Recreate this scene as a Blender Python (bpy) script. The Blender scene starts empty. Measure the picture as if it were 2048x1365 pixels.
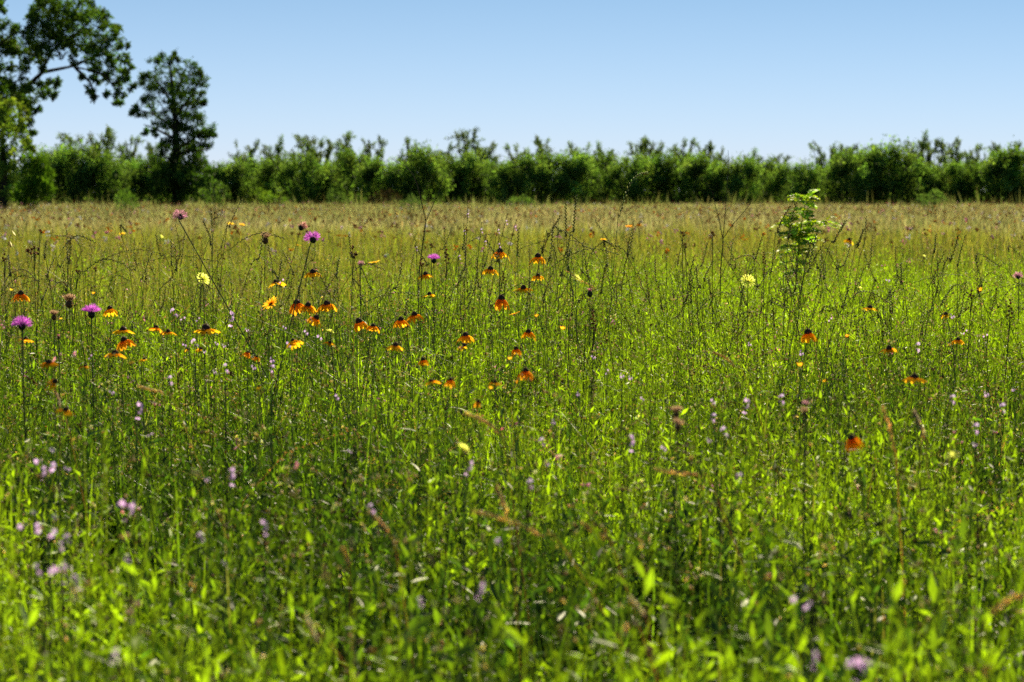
import bpy, math, random
import numpy as np
from mathutils import Vector, Matrix, Euler

rng = np.random.default_rng(11)
random.seed(11)
SC = bpy.context.scene
C = SC.collection
PI = math.pi
# ------------------------------------------------------------------ camera geometry
F, CX, CY, HZ, H = 4836.0, 1024.0, 682.5, 383.0, 1.0
PITCH = math.atan((CY - HZ) / F)
_f = np.array([0, math.cos(PITCH), -math.sin(PITCH)])
_u = np.array([0, math.sin(PITCH), math.cos(PITCH)])
_r = np.array([1.0, 0, 0])


def at(x, y, d):
    v = _f + (x - CX) / F * _r + (CY - y) / F * _u
    p = v * (d / v[1])
    return np.array([p[0], p[1], p[2] + H])


# ------------------------------------------------------------------ materials
def nodes_of(m):
    m.use_nodes = True
    nt = m.node_tree
    nt.nodes.clear()
    return nt


def plant_mat(name, trans=0.5, gloss=0.06, rough=0.35, tcol=(2.05, 2.2, 0.42), var=0.35, scale=40.0):
    m = bpy.data.materials.new(name)
    nt = nodes_of(m)
    N, L = nt.nodes, nt.links
    out = N.new('ShaderNodeOutputMaterial')
    at_ = N.new('ShaderNodeAttribute'); at_.attribute_name = 'col'
    geo = N.new('ShaderNodeNewGeometry')
    nz = N.new('ShaderNodeTexNoise'); nz.inputs['Scale'].default_value = scale; nz.inputs['Detail'].default_value = 2
    L.new(geo.outputs['Position'], nz.inputs['Vector'])
    mr = N.new('ShaderNodeMapRange')
    mr.inputs['From Min'].default_value = 0.25; mr.inputs['From Max'].default_value = 0.75
    mr.inputs['To Min'].default_value = 1 - var; mr.inputs['To Max'].default_value = 1 + var
    L.new(nz.outputs['Fac'], mr.inputs['Value'])
    vm = N.new('ShaderNodeVectorMath'); vm.operation = 'SCALE'
    L.new(at_.outputs['Color'], vm.inputs[0]); L.new(mr.outputs['Result'], vm.inputs['Scale'])
    dif = N.new('ShaderNodeBsdfDiffuse'); L.new(vm.outputs[0], dif.inputs['Color'])
    last = dif.outputs[0]
    if trans > 0:
        vt = N.new('ShaderNodeVectorMath'); vt.operation = 'MULTIPLY'; vt.inputs[1].default_value = tcol
        L.new(vm.outputs[0], vt.inputs[0])
        tr = N.new('ShaderNodeBsdfTranslucent'); L.new(vt.outputs[0], tr.inputs['Color'])
        mx = N.new('ShaderNodeMixShader'); mx.inputs[0].default_value = trans
        L.new(last, mx.inputs[1]); L.new(tr.outputs[0], mx.inputs[2]); last = mx.outputs[0]
    if gloss > 0:
        gl = N.new('ShaderNodeBsdfGlossy'); gl.inputs['Roughness'].default_value = rough
        gl.inputs['Color'].default_value = (1, .93, .7, 1)
        lw = N.new('ShaderNodeLayerWeight'); lw.inputs['Blend'].default_value = .5
        pw = N.new('ShaderNodeMath'); pw.operation = 'POWER'; pw.inputs[1].default_value = 4
        ma = N.new('ShaderNodeMath'); ma.operation = 'MULTIPLY_ADD'; ma.inputs[1].default_value = gloss * 3; ma.inputs[2].default_value = gloss
        ma.use_clamp = True
        L.new(lw.outputs['Facing'], pw.inputs[0]); L.new(pw.outputs[0], ma.inputs[0])
        mx = N.new('ShaderNodeMixShader')
        L.new(ma.outputs[0], mx.inputs[0]); L.new(last, mx.inputs[1]); L.new(gl.outputs[0], mx.inputs[2]); last = mx.outputs[0]
    L.new(last, out.inputs['Surface'])
    return m


M_GRASS = plant_mat('grass_blades', 0.48, 0.016, 0.35)
M_LEAF = plant_mat('leaf', 0.47, 0.022, 0.45)
M_STRAW = plant_mat('dry_stalk', 0.6, 0.008, 0.5, (1.4, 1.3, 0.75))
M_STEM = plant_mat('green_stem', 0.4, 0.02, 0.45, (1.7, 1.6, .7))
M_PETAL = plant_mat('petal', 0.7, 0.0, 0.5, (1.4, 1.35, 0.9), 0.12)
M_FLORET = plant_mat('floret', 0.6, 0.0, 0.5, (1.15, 1.1, 1.15), 0.12)
M_CONE = plant_mat('flower_cone', 0.0, 0.02, 0.6, var=0.5, scale=300)
M_SEED = plant_mat('seed_head', 0.5, 0.02, 0.6, (1.5, 1.35, 0.9), 0.3, 200)
M_TREE = plant_mat('tree_leaf', 0.4, 0.008, 0.5, (1.7, 1.8, 0.5), 0.35, 1.2)
M_BARK = plant_mat('bark', 0.0, 0.01, 0.8, var=0.5, scale=9)


# ------------------------------------------------------------------ mesh building
class MB:
    def __init__(self):
        self.V, self.F3, self.F4, self.K, self.n = [], [], [], [], 0

    def add(self, V, Fc, col):
        V = np.asarray(V, float).reshape(-1, 3)
        Fc = np.asarray(Fc, np.int64)
        col = np.asarray(col, float)
        if col.ndim == 1:
            col = np.broadcast_to(col, (len(V), 3))
        self.V.append(V); self.K.append(col)
        (self.F3 if Fc.shape[1] == 3 else self.F4).append(Fc + self.n)
        self.n += len(V)

    def mesh(self, name, mat, smooth=False):
        V = np.concatenate(self.V); K = np.concatenate(self.K)
        me = bpy.data.meshes.new(name)
        f3 = np.concatenate(self.F3) if self.F3 else np.zeros((0, 3), np.int64)
        f4 = np.concatenate(self.F4) if self.F4 else np.zeros((0, 4), np.int64)
        me.vertices.add(len(V)); me.vertices.foreach_set('co', V.astype(np.float32).ravel())
        li = np.concatenate([f3.ravel(), f4.ravel()]).astype(np.int32)
        me.loops.add(len(li)); me.loops.foreach_set('vertex_index', li)
        tot = np.concatenate([np.full(len(f3), 3), np.full(len(f4), 4)]).astype(np.int32)
        st = np.concatenate([[0], np.cumsum(tot)[:-1]]).astype(np.int32)
        me.polygons.add(len(tot)); me.polygons.foreach_set('loop_start', st)
        if smooth:
            me.polygons.foreach_set('use_smooth', np.ones(len(tot), bool))
        me.update(calc_edges=True)
        a = me.attributes.new('col', 'FLOAT_COLOR', 'POINT')
        a.data.foreach_set('color', np.concatenate([K, np.ones((len(K), 1))], 1).astype(np.float32).ravel())
        me.materials.append(mat)
        return me

    def build(self, name, mat, parent=None, smooth=False):
        return link(name, self.mesh(name, mat, smooth), parent)


def link(name, me, parent=None):
    o = bpy.data.objects.new(name, me)
    C.objects.link(o)
    if parent is not None:
        o.parent = parent
    return o


def tag(o, label=None, cat=None, group=None, kind=None):
    if label: o['label'] = label
    if cat: o['category'] = cat
    if group: o['group'] = group
    if kind: o['kind'] = kind
    return o


def empty(name, loc, label, cat, group=None):
    o = bpy.data.objects.new(name, None)
    C.objects.link(o)
    o.location = Vector([float(v) for v in loc])
    o.empty_display_size = 0.05
    return tag(o, label, cat, group)


def norm(v):
    return v / (np.linalg.norm(v, axis=-1, keepdims=True) + 1e-9)


def tube(mb, pts, rad, col, sides=4):
    pts = np.asarray(pts, float); n = len(pts)
    rad = np.broadcast_to(np.asarray(rad, float), (n,)) if np.ndim(rad) == 0 else np.asarray(rad, float)
    tg = norm(np.gradient(pts, axis=0))
    ref = np.array([0.31, 0.95, 0.05])
    a = norm(np.cross(tg, ref)); b = np.cross(tg, a)
    an = np.arange(sides) * 2 * PI / sides
    V = pts[:, None] + rad[:, None, None] * (np.cos(an)[None, :, None] * a[:, None] + np.sin(an)[None, :, None] * b[:, None])
    i = np.arange(n - 1)[:, None] * sides; j = np.arange(sides)[None]; k = (j + 1) % sides
    Fc = np.stack([i + j, i + k, i + sides + k, i + sides + j], -1).reshape(-1, 4)
    col = np.asarray(col, float)
    if col.ndim == 2:
        col = np.repeat(col, sides, 0)
    mb.add(V.reshape(-1, 3), Fc, col)


def bez(p0, p1, p2, n):
    t = np.linspace(0, 1, n)[:, None]
    return (1 - t) ** 2 * np.asarray(p0) + 2 * t * (1 - t) * np.asarray(p1) + t * t * np.asarray(p2)


def leaves(mb, P, D, Ln, Wd, col, up=None, fold=0.25, mid=0.45, droop=0.15):
    """folded lance leaves: base P, direction D, length, width"""
    P = np.asarray(P, float); n = len(P)
    D = norm(np.asarray(D, float))
    Ln = np.broadcast_to(Ln, n)[:, None]; Wd = np.broadcast_to(Wd, n)[:, None]
    if up is None:
        up = rng.normal(size=(n, 3)) * 0.5 + np.array([0, 0, 1.0])
    S = norm(np.cross(D, up)); U = np.cross(S, D)
    m = P + D * Ln * mid
    tip = P + D * Ln - U * Ln * droop
    M = m - U * Wd * fold
    V = np.stack([P, m - S * Wd * .5, M, m + S * Wd * .5, tip], 1).reshape(-1, 3)
    b = np.arange(n)[:, None] * 5
    Fc = np.concatenate([b + np.array([[0, 2, 4, 1]]), b + np.array([[0, 3, 4, 2]])])
    col = np.asarray(col, float)
    if col.ndim == 2:
        col = np.repeat(col, 5, 0)
    mb.add(V, Fc, col)


def blades(mb, P, h, w, lean, col, segs=3, tipcol=None):
    n = len(P); lean = np.minimum(lean, .85)
    az = rng.uniform(0, 2 * PI, n); face = az + PI / 2 + rng.normal(0, .5, n)
    d = np.stack([np.cos(az), np.sin(az)], 1); s = np.stack([np.cos(face), np.sin(face)], 1)
    V = np.zeros((n, segs + 1, 2, 3)); K = np.zeros((n, segs + 1, 2, 3))
    curl = rng.uniform(.2, 1.0, n)
    for i in range(segs + 1):
        t = i / segs
        off = (lean * h * (t * (1 - curl) + curl * t * t))[:, None] * d
        z = h * t * (1 - 0.35 * np.minimum(lean, 1) * t)
        ww = (w * (1 - t ** 1.6) * (0.6 + 0.4 * min(1, 4 * t)) + 0.0004)[:, None] * s * .5
        for k, sg in ((0, -1), (1, 1)):
            V[:, i, k, :2] = P[:, :2] + off + sg * ww
            V[:, i, k, 2] = z
            K[:, i, k] = col if tipcol is None else col * (1 - t ** 1.5) + tipcol * t ** 1.5
    nv = 2 * (segs + 1)
    b = np.arange(n)[:, None] * nv
    Fc = np.concatenate([b + np.array([[2 * i, 2 * i + 1, 2 * i + 3, 2 * i + 2]]) for i in range(segs)])
    mb.add(V.reshape(-1, 3), Fc, K.reshape(-1, 3))


OCT = np.array([[0, 0, -1], [1, 0, 0], [0, 1, 0], [-1, 0, 0], [0, -1, 0], [0, 0, 1.0]])
OCTF = np.array([[0, 2, 1], [0, 3, 2], [0, 4, 3], [0, 1, 4], [5, 1, 2], [5, 2, 3], [5, 3, 4], [5, 4, 1]])


def grains(mb, P, D, ln, rd, col):
    """small elongated grains centred on P along D"""
    n = len(P); D = norm(D)
    ref = rng.normal(size=(n, 3)); a = norm(np.cross(D, ref)); b = np.cross(D, a)
    ln = np.broadcast_to(ln, n)[:, None, None]; rd = np.broadcast_to(rd, n)[:, None, None]
    V = P[:, None] + OCT[None, :, 0:1] * a[:, None] * rd + OCT[None, :, 1:2] * b[:, None] * rd + OCT[None, :, 2:3] * D[:, None] * ln
    Fc = (np.arange(n)[:, None, None] * 6 + OCTF[None]).reshape(-1, 3)
    col = np.asarray(col, float)
    if col.ndim == 2:
        col = np.repeat(col, 6, 0)
    mb.add(V.reshape(-1, 3), Fc, col)


def vary(base, n, amt=0.25, hue=0.08):
    base = np.asarray(base, float)
    k = base[None] * np.exp(rng.normal(0, amt, (n, 1))) * np.exp(rng.normal(0, hue, (n, 3)))
    return np.clip(k, 0.003, 0.9)


_ph = rng.uniform(0, 2 * PI, (8, 12)); _an = rng.uniform(0, 2 * PI, (8, 12)); _fr = rng.uniform(.6, 1.7, (8, 12))


def nz(x, y, scale, seed=0):
    """smooth 2-d noise, about -1..1"""
    s = 0
    for i in range(12):
        a = _an[seed, i]; k = 2 * PI * _fr[seed, i] / scale
        s = s + np.sin((x * math.cos(a) + y * math.sin(a)) * k + _ph[seed, i])
    return s / 3.5


def wedge(y0, y1, dens, margin=1.14, extra=0.6):
    """random ground points inside the viewed wedge (a little wider than the frame)"""
    a = 0.2118 * margin
    area = a * (y1 * y1 - y0 * y0) + 2 * extra * (y1 - y0)
    n = int(area * dens)
    ys = []
    tot = 0
    mx = a * y1 + extra
    while tot < n:
        y = rng.uniform(y0, y1, n * 2)
        y = y[rng.uniform(0, mx, len(y)) < a * y + extra]
        ys.append(y); tot += len(y)
    y = np.concatenate(ys)[:n]
    x = rng.uniform(-1, 1, n) * (a * y + extra)
    return np.stack([x, y, np.zeros(n)], 1)


def pick(P, prob):
    return P[rng.uniform(0, 1, len(P)) < prob]


def sstep(a, b, x):
    t = np.clip((x - a) / (b - a), 0, 1)
    return t * t * (3 - 2 * t)


# ------------------------------------------------------------------ world, sun, camera
SUN_EL, SUN_AZ = math.radians(37), math.radians(14)
w = bpy.data.worlds.new('World'); SC.world = w; w.use_nodes = True
nt = w.node_tree; bg = nt.nodes['Background']
sky = nt.nodes.new('ShaderNodeTexSky'); sky.sky_type = 'NISHITA'; sky.sun_disc = False
sky.sun_elevation = SUN_EL; sky.sun_rotation = SUN_AZ
sky.air_density = 1.0; sky.dust_density = 0.0; sky.ozone_density = 1.6; sky.altitude = 0
stc = nt.nodes.new('ShaderNodeTexCoord'); smp = nt.nodes.new('ShaderNodeVectorMath'); smp.operation = 'MULTIPLY_ADD'
smp.inputs[1].default_value = (1, 1, 4.0); smp.inputs[2].default_value = (0, 0, .05)   # clear dry air: the band of horizon murk is thin
nt.links.new(stc.outputs['Generated'], smp.inputs[0]); nt.links.new(smp.outputs[0], sky.inputs['Vector'])
ssp = nt.nodes.new('ShaderNodeSeparateXYZ'); nt.links.new(stc.outputs['Generated'], ssp.inputs[0])
sm1 = nt.nodes.new('ShaderNodeMath'); sm1.operation = 'MULTIPLY'; sm1.inputs[1].default_value = -1 / .085; nt.links.new(ssp.outputs['Z'], sm1.inputs[0])
sm2 = nt.nodes.new('ShaderNodeMath'); sm2.operation = 'EXPONENT'; nt.links.new(sm1.outputs[0], sm2.inputs[0])
sm3 = nt.nodes.new('ShaderNodeMath'); sm3.operation = 'MULTIPLY'; sm3.inputs[1].default_value = 1.0; sm3.use_clamp = True; nt.links.new(sm2.outputs[0], sm3.inputs[0])
smx = nt.nodes.new('ShaderNodeMix'); smx.data_type = 'RGBA'; smx.inputs[7].default_value = (5.9, 6.0, 6.8, 1)    # pale lilac summer haze low over the horizon
nt.links.new(sm3.outputs[0], smx.inputs[0]); sti = nt.nodes.new('ShaderNodeVectorMath'); sti.operation = 'MULTIPLY'; sti.inputs[1].default_value = (.22, .80, .90)
nt.links.new(sky.outputs[0], sti.inputs[0]); nt.links.new(sti.outputs[0], smx.inputs[6]); nt.links.new(smx.outputs[2], bg.inputs[0]); bg.inputs[1].default_value = 0.066
sd = bpy.data.lights.new('sun', 'SUN'); sd.energy = 5.0; sd.angle = math.radians(.53); sd.color = (1, .94, .84)
so = bpy.data.objects.new('sun', sd); C.objects.link(so)
sv = Vector((math.sin(SUN_AZ) * math.cos(SUN_EL), math.cos(SUN_AZ) * math.cos(SUN_EL), math.sin(SUN_EL)))
so.rotation_euler = sv.to_track_quat('Z', 'Y').to_euler(); so.location = (0, 0, 30)
cd = bpy.data.cameras.new('camera'); co = bpy.data.objects.new('camera', cd); C.objects.link(co)
cd.sensor_width = 36; cd.lens = F * 36 / 2048; cd.clip_end = 6000; cd.clip_start = .05
co.location = (0, 0, H); co.rotation_euler = (PI / 2 - PITCH, 0, 0)
cd.dof.use_dof = True; cd.dof.focus_distance = 9.3; cd.dof.aperture_fstop = 6.6; cd.dof.aperture_blades = 7
SC.camera = co
SC.view_settings.view_transform = 'Standard'; SC.view_settings.look = 'None'
SC.view_settings.exposure = 1.0; SC.view_settings.gamma = 1
cy = SC.cycles
cy.max_bounces = 5; cy.diffuse_bounces = 2; cy.transmission_bounces = 3; cy.glossy_bounces = 2
cy.sample_clamp_indirect = 6; cy.sample_clamp_direct = 3; cy.use_denoising = False

# ------------------------------------------------------------------ ground
m = bpy.data.materials.new('meadow_soil'); nt = nodes_of(m); N, L = nt.nodes, nt.links
out = N.new('ShaderNodeOutputMaterial'); bs = N.new('ShaderNodeBsdfDiffuse')
tc = N.new('ShaderNodeTexCoord'); n1 = N.new('ShaderNodeTexNoise'); n1.inputs['Scale'].default_value = .8; n1.inputs['Detail'].default_value = 9
cr = N.new('ShaderNodeValToRGB'); cr.color_ramp.elements[0].color = (.014, .013, .006, 1); cr.color_ramp.elements[1].color = (.045, .045, .016, 1)
L.new(tc.outputs['Object'], n1.inputs['Vector']); L.new(n1.outputs['Fac'], cr.inputs[0]); L.new(cr.outputs[0], bs.inputs['Color']); L.new(bs.outputs[0], out.inputs[0])
mb = MB()
gy = np.concatenate([[-40], np.linspace(0, 60, 25), [90, 140, 250, 600, 3000]]); gx = np.array([-3000, -300, -60, -20, -8, 0, 8, 20, 60, 300, 3000.])
V = np.array([[x, y, 0] for y in gy for x in gx]); nx = len(gx)
Fc = np.array([[j * nx + i, j * nx + i + 1, (j + 1) * nx + i + 1, (j + 1) * nx + i] for j in range(len(gy) - 1) for i in range(nx - 1)])
mb.add(V, Fc, (.05, .05, .02))
tag(mb.build('ground', m), kind='structure')

# ------------------------------------------------------------------ meadow cover (stuff)
LIME = (.182, .258, .013); MID = (.072, .125, .012); DARK = (.026, .052, .009)
OLIVE = (.14, .15, .045); TAN = (.25, .235, .11); STRAW = (.40, .35, .20); RUST = (.22, .10, .03)


def lushness(x, y):
    """1 = bright juicy green, 0 = dry and tan, or dark in the painted shade pockets; the right-hand lime patch is a real patch of ground"""
    g = 1 - sstep(13, 34, y + 6 * nz(x, y, 8, 1))
    patch = np.exp(-(((x - 2.4) / 1.9) ** 2 + ((y - 13.5) / 4.6) ** 2))
    patch = patch + .55 * np.exp(-(((x + .1) / .55) ** 2 + ((y - 7.6) / 1.0) ** 2))
    shade_pocket = np.exp(-(((x + .38) / .45) ** 2 + ((y - 5.3) / .9) ** 2)) + .8 * np.exp(-(((x + 1.1) / .5) ** 2 + ((y - 6.6) / .9) ** 2)) + .6 * np.exp(-(((x - .9) / .4) ** 2 + ((y - 7.2) / .9) ** 2))  # shaded pockets painted as darker leaf colour; the ground stays flat
    fore = np.exp(-(((x - .4) / .4) ** 2 + ((y - 2.9) / .5) ** 2)) + np.exp(-(((x + .6) / .4) ** 2 + ((y - 4.1) / .4) ** 2)) + 1.1 * np.exp(-((x / .8) ** 2 + ((y - 2.45) / .42) ** 2))
    return np.clip(.38 * g * (1 - .9 * sstep(8, 14, y)) + .55 * g * nz(x, y * .6, 1.2, 2) * np.minimum(1, 9 / (1 + np.abs(y - 3))) + .3 * g * nz(x, y * .5, 3, 6) + .95 * patch - .75 * shade_pocket + .85 * fore, 0, 1)


def mixcol(a, b, t):
    return np.asarray(a)[None] * (1 - t[:, None]) + np.asarray(b)[None] * t[:, None]


def hummock(P):
    x, y = P[:, 0], P[:, 1]
    return np.clip(1 + .26 * nz(x, y, .42, 4) + .16 * nz(x, y, 1.5, 0), .45, 1.4)


# near grass
mb = MB()
P = wedge(1.9, 13, 1300)
P = pick(P, np.clip(.45 + .75 * nz(P[:, 0], P[:, 1] * .7, .6, 3), .04, 1) * (.45 + .55 * sstep(4, 8, P[:, 1])))
n = len(P); lu = lushness(P[:, 0], P[:, 1])
hh = rng.uniform(.16, .40, n) * hummock(P); wd = rng.uniform(.0028, .0068, n)
col = mixcol(MID, LIME, np.clip(lu + rng.normal(0, .25, n), 0, 1)) * np.exp(rng.normal(0, .3, (n, 1)))
dry = rng.uniform(0, 1, n) < .07
col[dry] = vary((.17, .145, .065), dry.sum(), .3)
blades(mb, P, hh, wd, rng.gamma(1.5, .34, n), col, 3)
# mid grass
P = wedge(13, 40, 850, 1.1, .8)
n = len(P); lu = lushness(P[:, 0], P[:, 1])
P = pick(P, np.clip(.6 + .5 * nz(P[:, 0], P[:, 1] * .5, 1.7, 7), .1, 1)); n = len(P); lu = lushness(P[:, 0], P[:, 1])
hh = rng.uniform(.2, .48, n) * (1 + .3 * nz(P[:, 0], P[:, 1] * .5, 1.3, 4)); wd = rng.uniform(.003, .0075, n) * (P[:, 1] / 18) ** .6
col = mixcol((.080, .088, .030), LIME, np.clip(lu * 1.1 + rng.normal(0, .15, n), 0, 1)) * np.exp(rng.normal(0, .3, (n, 1)))
tip = mixcol(np.array([.17, .16, .06]), LIME, np.clip(lu * 1.3 + rng.normal(0, .2, n), 0, 1)) * np.exp(rng.normal(0, .25, (n, 1)))
dr = rng.uniform(0, 1, n) < .22 * (1 - lu); tip[dr] = vary((.34, .26, .13), dr.sum(), .35)
dr = rng.uniform(0, 1, n) < .08 * (1 - lu); tip[dr] = vary((.20, .10, .04), dr.sum(), .35)
blades(mb, P, hh, wd, rng.gamma(1.6, .26, n), col, 2, tip)
tag(mb.build('meadow_grass', M_GRASS), kind='stuff')
mb = MB()
# far field
P = wedge(40, 150, 75, 1.08, 3)
n = len(P); t = np.clip(.5 + .8 * nz(P[:, 0] * .45, P[:, 1], 13, 5) - .012 * P[:, 0] + rng.normal(0, .25, n), 0, 1)
hh = rng.uniform(.2, .45, n); wd = rng.uniform(.008, .022, n) * (P[:, 1] / 60) ** .5
fg = sstep(70, 110, P[:, 1]) * .35
col = mixcol(TAN, (.15, .19, .06), np.clip(t * 1.0 + .15 + fg, 0, 1)) * np.exp(rng.normal(0, .25, (n, 1)))
tip = mixcol(STRAW, (.24, .27, .11), np.clip(t * 1.0 + .15 + fg, 0, 1)) * np.exp(rng.normal(0, .45, (n, 1)))
hh = hh * (1 + .22 * nz(P[:, 0] * .5, P[:, 1], 5, 3))
ru = rng.uniform(0, 1, n) < np.clip(.12 + .4 * nz(P[:, 0] * .6, P[:, 1], 9, 6), 0, .4)
tip[ru] = vary((.26, .17, .075), ru.sum(), .35)
blades(mb, P, hh, wd, rng.gamma(2, .2, n), col, 2, tip)
tag(mb.build('far_meadow_grass', M_STRAW), kind='stuff')

# leafy ground cover
mb = MB(); ms = MB()


def forbs(P, h0, h1, k, l0, l1, wr, cols, thin=.0011, hf=None, cap=.013):
    n = len(P); h = rng.uniform(h0, h1, n) * (hummock(P) if hf is None else hf)
    az = rng.uniform(0, 2 * PI, n); ln_ = rng.gamma(2, .15, n)
    top = P + np.stack([np.cos(az) * ln_ * h, np.sin(az) * ln_ * h, h], 1)
    # stems: ribbons of two crossed strips
    for a in (0, PI / 2):
        s = np.array([math.cos(a), math.sin(a), 0]) * thin
        V = np.stack([P - s, P + s, top + s * .6, top - s * .6], 1).reshape(-1, 3)
        Fc = np.arange(n)[:, None] * 4 + np.arange(4)[None]
        ms.add(V, Fc, np.repeat(cols * .8, 4, 0))
    t = np.tile(np.linspace(.18, 1.0, k), n); i = np.repeat(np.arange(n), k)
    t = t + rng.normal(0, .03, len(t))
    Q = P[i] + (top - P)[i] * t[:, None]
    a2 = np.tile(np.arange(k) * 2.4, n) + az[i] + rng.normal(0, .3, len(t))
    el = rng.normal(.5, .45, len(t)) + .45 * t
    D = np.stack([np.cos(a2) * np.cos(el), np.sin(a2) * np.cos(el), np.sin(el)], 1)
    ll = rng.uniform(l0, l1, len(t)) * (1.15 - .55 * t)
    leaves(mb, Q, D, ll, np.minimum(ll * wr * rng.uniform(.7, 1.3, len(t)), cap), np.minimum(cols[i] * np.exp(rng.normal(0, .36, (len(i), 1))), np.array([.27, .38, .03])))


def forb_cols(P, bias=0.0, sd=.25, tone=0.0):
    lu = lushness(P[:, 0], P[:, 1])
    return mixcol(DARK, LIME, np.clip(lu + .02 + bias + tone + rng.normal(0, sd, len(P)), 0, 1.3)) * np.exp(rng.normal(0, .2, (len(P), 1)))


def clumps(y0, y1, per_m2, n_in, rad, keep=None):
    """plants in tussocks: positions, a height factor and a tone offset shared by each tussock"""
    c = wedge(y0, y1, per_m2)
    if keep is not None: c = pick(c, keep(c))
    m = len(c); k = rng.poisson(n_in, m); i = np.repeat(np.arange(m), k); n = len(i)
    r_ = rad * rng.uniform(.6, 1.5, m)
    off = rng.normal(0, 1, (n, 2)) * r_[i][:, None]
    P = c[i].copy(); P[:, :2] += off
    q = np.exp(-.25 * (off ** 2).sum(1) / r_[i] ** 2)
    hf = rng.uniform(.62, 1.12, m)[i] * (.72 + .36 * q)
    tone = rng.normal(0, .38, m)[i]
    ok = P[:, 1] > 1.85
    return P[ok], hf[ok], tone[ok]


def clump_forbs(y0, y1, per, n_in, rad, h0, h1, k, l0, l1, wr, bias, keep=None, cap=.013):
    P, hf, tone = clumps(y0, y1, per, n_in, rad, keep)
    forbs(P, h0, h1, k, l0, l1, wr, forb_cols(P, bias, .12, tone), hf=hf, cap=cap)


K = lambda sc, sd, a=.5, b=.7: (lambda c: np.clip(a + b * nz(c[:, 0], c[:, 1], sc, sd), 0, 1))
clump_forbs(1.9, 6, 20, 22, .075, .24, .48, 15, .024, .048, .30, -.08, K(1.0, 6, .6))
clump_forbs(5.5, 13, 17, 26, .09, .24, .50, 18, .018, .038, .28, -.12, K(1.3, 6, .65))     # small leaved weeds
clump_forbs(1.9, 14, 9, 16, .07, .24, .52, 20, .03, .06, .10, .05, K(1.6, 2))               # feathery ones
clump_forbs(1.9, 10, 8, 14, .07, .2, .46, 12, .035, .062, .24, .1, K(1.0, 7))                 # broader juicy leaves
clump_forbs(2.0, 5.4, 16, 15, .08, .26, .46, 13, .045, .08, .27, .2, cap=.0145, keep=lambda c: np.clip(.12 + 1.2 * np.exp(-(((c[:, 0] - .38) / .33) ** 2 + ((c[:, 1] - 2.9) / .6) ** 2)) + .5 * (c[:, 1] < 3.1) + .9 * np.exp(-(((c[:, 0] + .62) / .4) ** 2 + ((c[:, 1] - 4.2) / .5) ** 2)), 0, 1))
LP = lambda c: np.clip(1.3 * np.exp(-(((c[:, 0] - 2.2) / 2.4) ** 2 + ((c[:, 1] - 14) / 5.5) ** 2)) + .1, 0, 1)
clump_forbs(8, 23, 15, 18, .14, .34, .54, 18, .03, .06, .16, .5, LP)                          # the lime patch
clump_forbs(13, 40, 3.2, 13, .2, .24, .52, 11, .03, .06, .2, -.18, K(5, 5))
P = wedge(1.9, 13, 120)
forbs(P, .12, .3, 14, .02, .04, .25, forb_cols(P, -.25))                                    # low layer filling the gaps, leaf colour darkened to deepen their shade
tag(mb.build('leafy_ground_cover', M_LEAF), kind='stuff')
tag(ms.build('herb_stems_ground_cover', M_STEM), kind='stuff')

# thin zigzag grass stalks and dry stalks that nobody could count
mb = MB(); md = MB()


def stalks(mb, P, h, col, scol, spike=.38, k=12, gl=.006, gr=.0018, lean=.42, rad=.0008):
    n = len(P); az = rng.uniform(0, 2 * PI, n); le = np.minimum(rng.gamma(2, lean / 2, n), .95)
    d = np.stack([np.cos(az), np.sin(az), np.zeros(n)], 1)
    S = 5
    T = np.linspace(0, 1, S)
    pts = P[:, None] + d[:, None] * (le * h)[:, None, None] * (T ** 2.2)[None, :, None] + np.array([0, 0, 1.0]) * h[:, None, None] * (T - .25 * np.minimum(le, 1.5)[:, None] * T ** 3)[..., None]
    s3 = np.array([[1, 0, 0], [-.5, .87, 0], [-.5, -.87, 0]])
    V = pts[:, :, None] + s3[None, None] * rad
    b = (np.arange(n) * S * 3)[:, None]
    fs = []
    for i in range(S - 1):
        for j in range(3):
            q = (j + 1) % 3
            fs.append(b + np.array([[i * 3 + j, i * 3 + q, i * 3 + 3 + q, i * 3 + 3 + j]]))
    mb.add(V.reshape(-1, 3), np.concatenate(fs), np.repeat(col, S * 3, 0))
    t = np.linspace(1 - spike, 1, k)
    x = t * (S - 1); i0 = np.minimum(x.astype(int), S - 2); fr = x - i0
    Q = pts[:, i0] * (1 - fr)[None, :, None] + pts[:, i0 + 1] * fr[None, :, None]
    tg = norm(pts[:, i0 + 1] - pts[:, i0])
    sd_ = norm(np.cross(tg, d[:, None] + np.array([.2, .3, .4])))
    sg = np.where(np.arange(k) % 2 == 0, 1, -1)[None, :, None]
    D = norm(tg + sd_ * sg * .45)
    Q = Q + D * gl * .9
    grains(mb, Q.reshape(-1, 3), D.reshape(-1, 3), gl * rng.uniform(.8, 1.2, n * k), gr, np.repeat(scol, k, 0))


P = wedge(4.2, 26, 24)
P = pick(P, np.clip(.45 + .5 * nz(P[:, 0], P[:, 1], 1.6, 0) + .5 * np.exp(-(((P[:, 0] - 1.5) / 1.6) ** 2 + ((P[:, 1] - 11) / 4) ** 2)), .08, 1))
n = len(P)
stalks(mb, P, rng.uniform(.42, .66, n), vary((.055, .065, .02), n, .3), vary((.16, .155, .055), n, .45))
tag(mb.build('ryegrass_undergrowth', M_STEM), kind='stuff')
P = wedge(5, 30, 9)
n = len(P)
stalks(md, P, rng.uniform(.3, .6, n), vary((.30, .24, .11), n, .3), vary((.42, .34, .18), n, .3), .3, 14, .005, .0014, .7, .0009)
P = wedge(5.2, 14, 22)
n = len(P)
stalks(md, P, rng.uniform(.25, .55, n) * hummock(P), vary((.26, .2, .09), n, .4), vary((.42, .33, .17), n, .4), .35, 16, .0045, .0013, .9, .0006)
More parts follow.
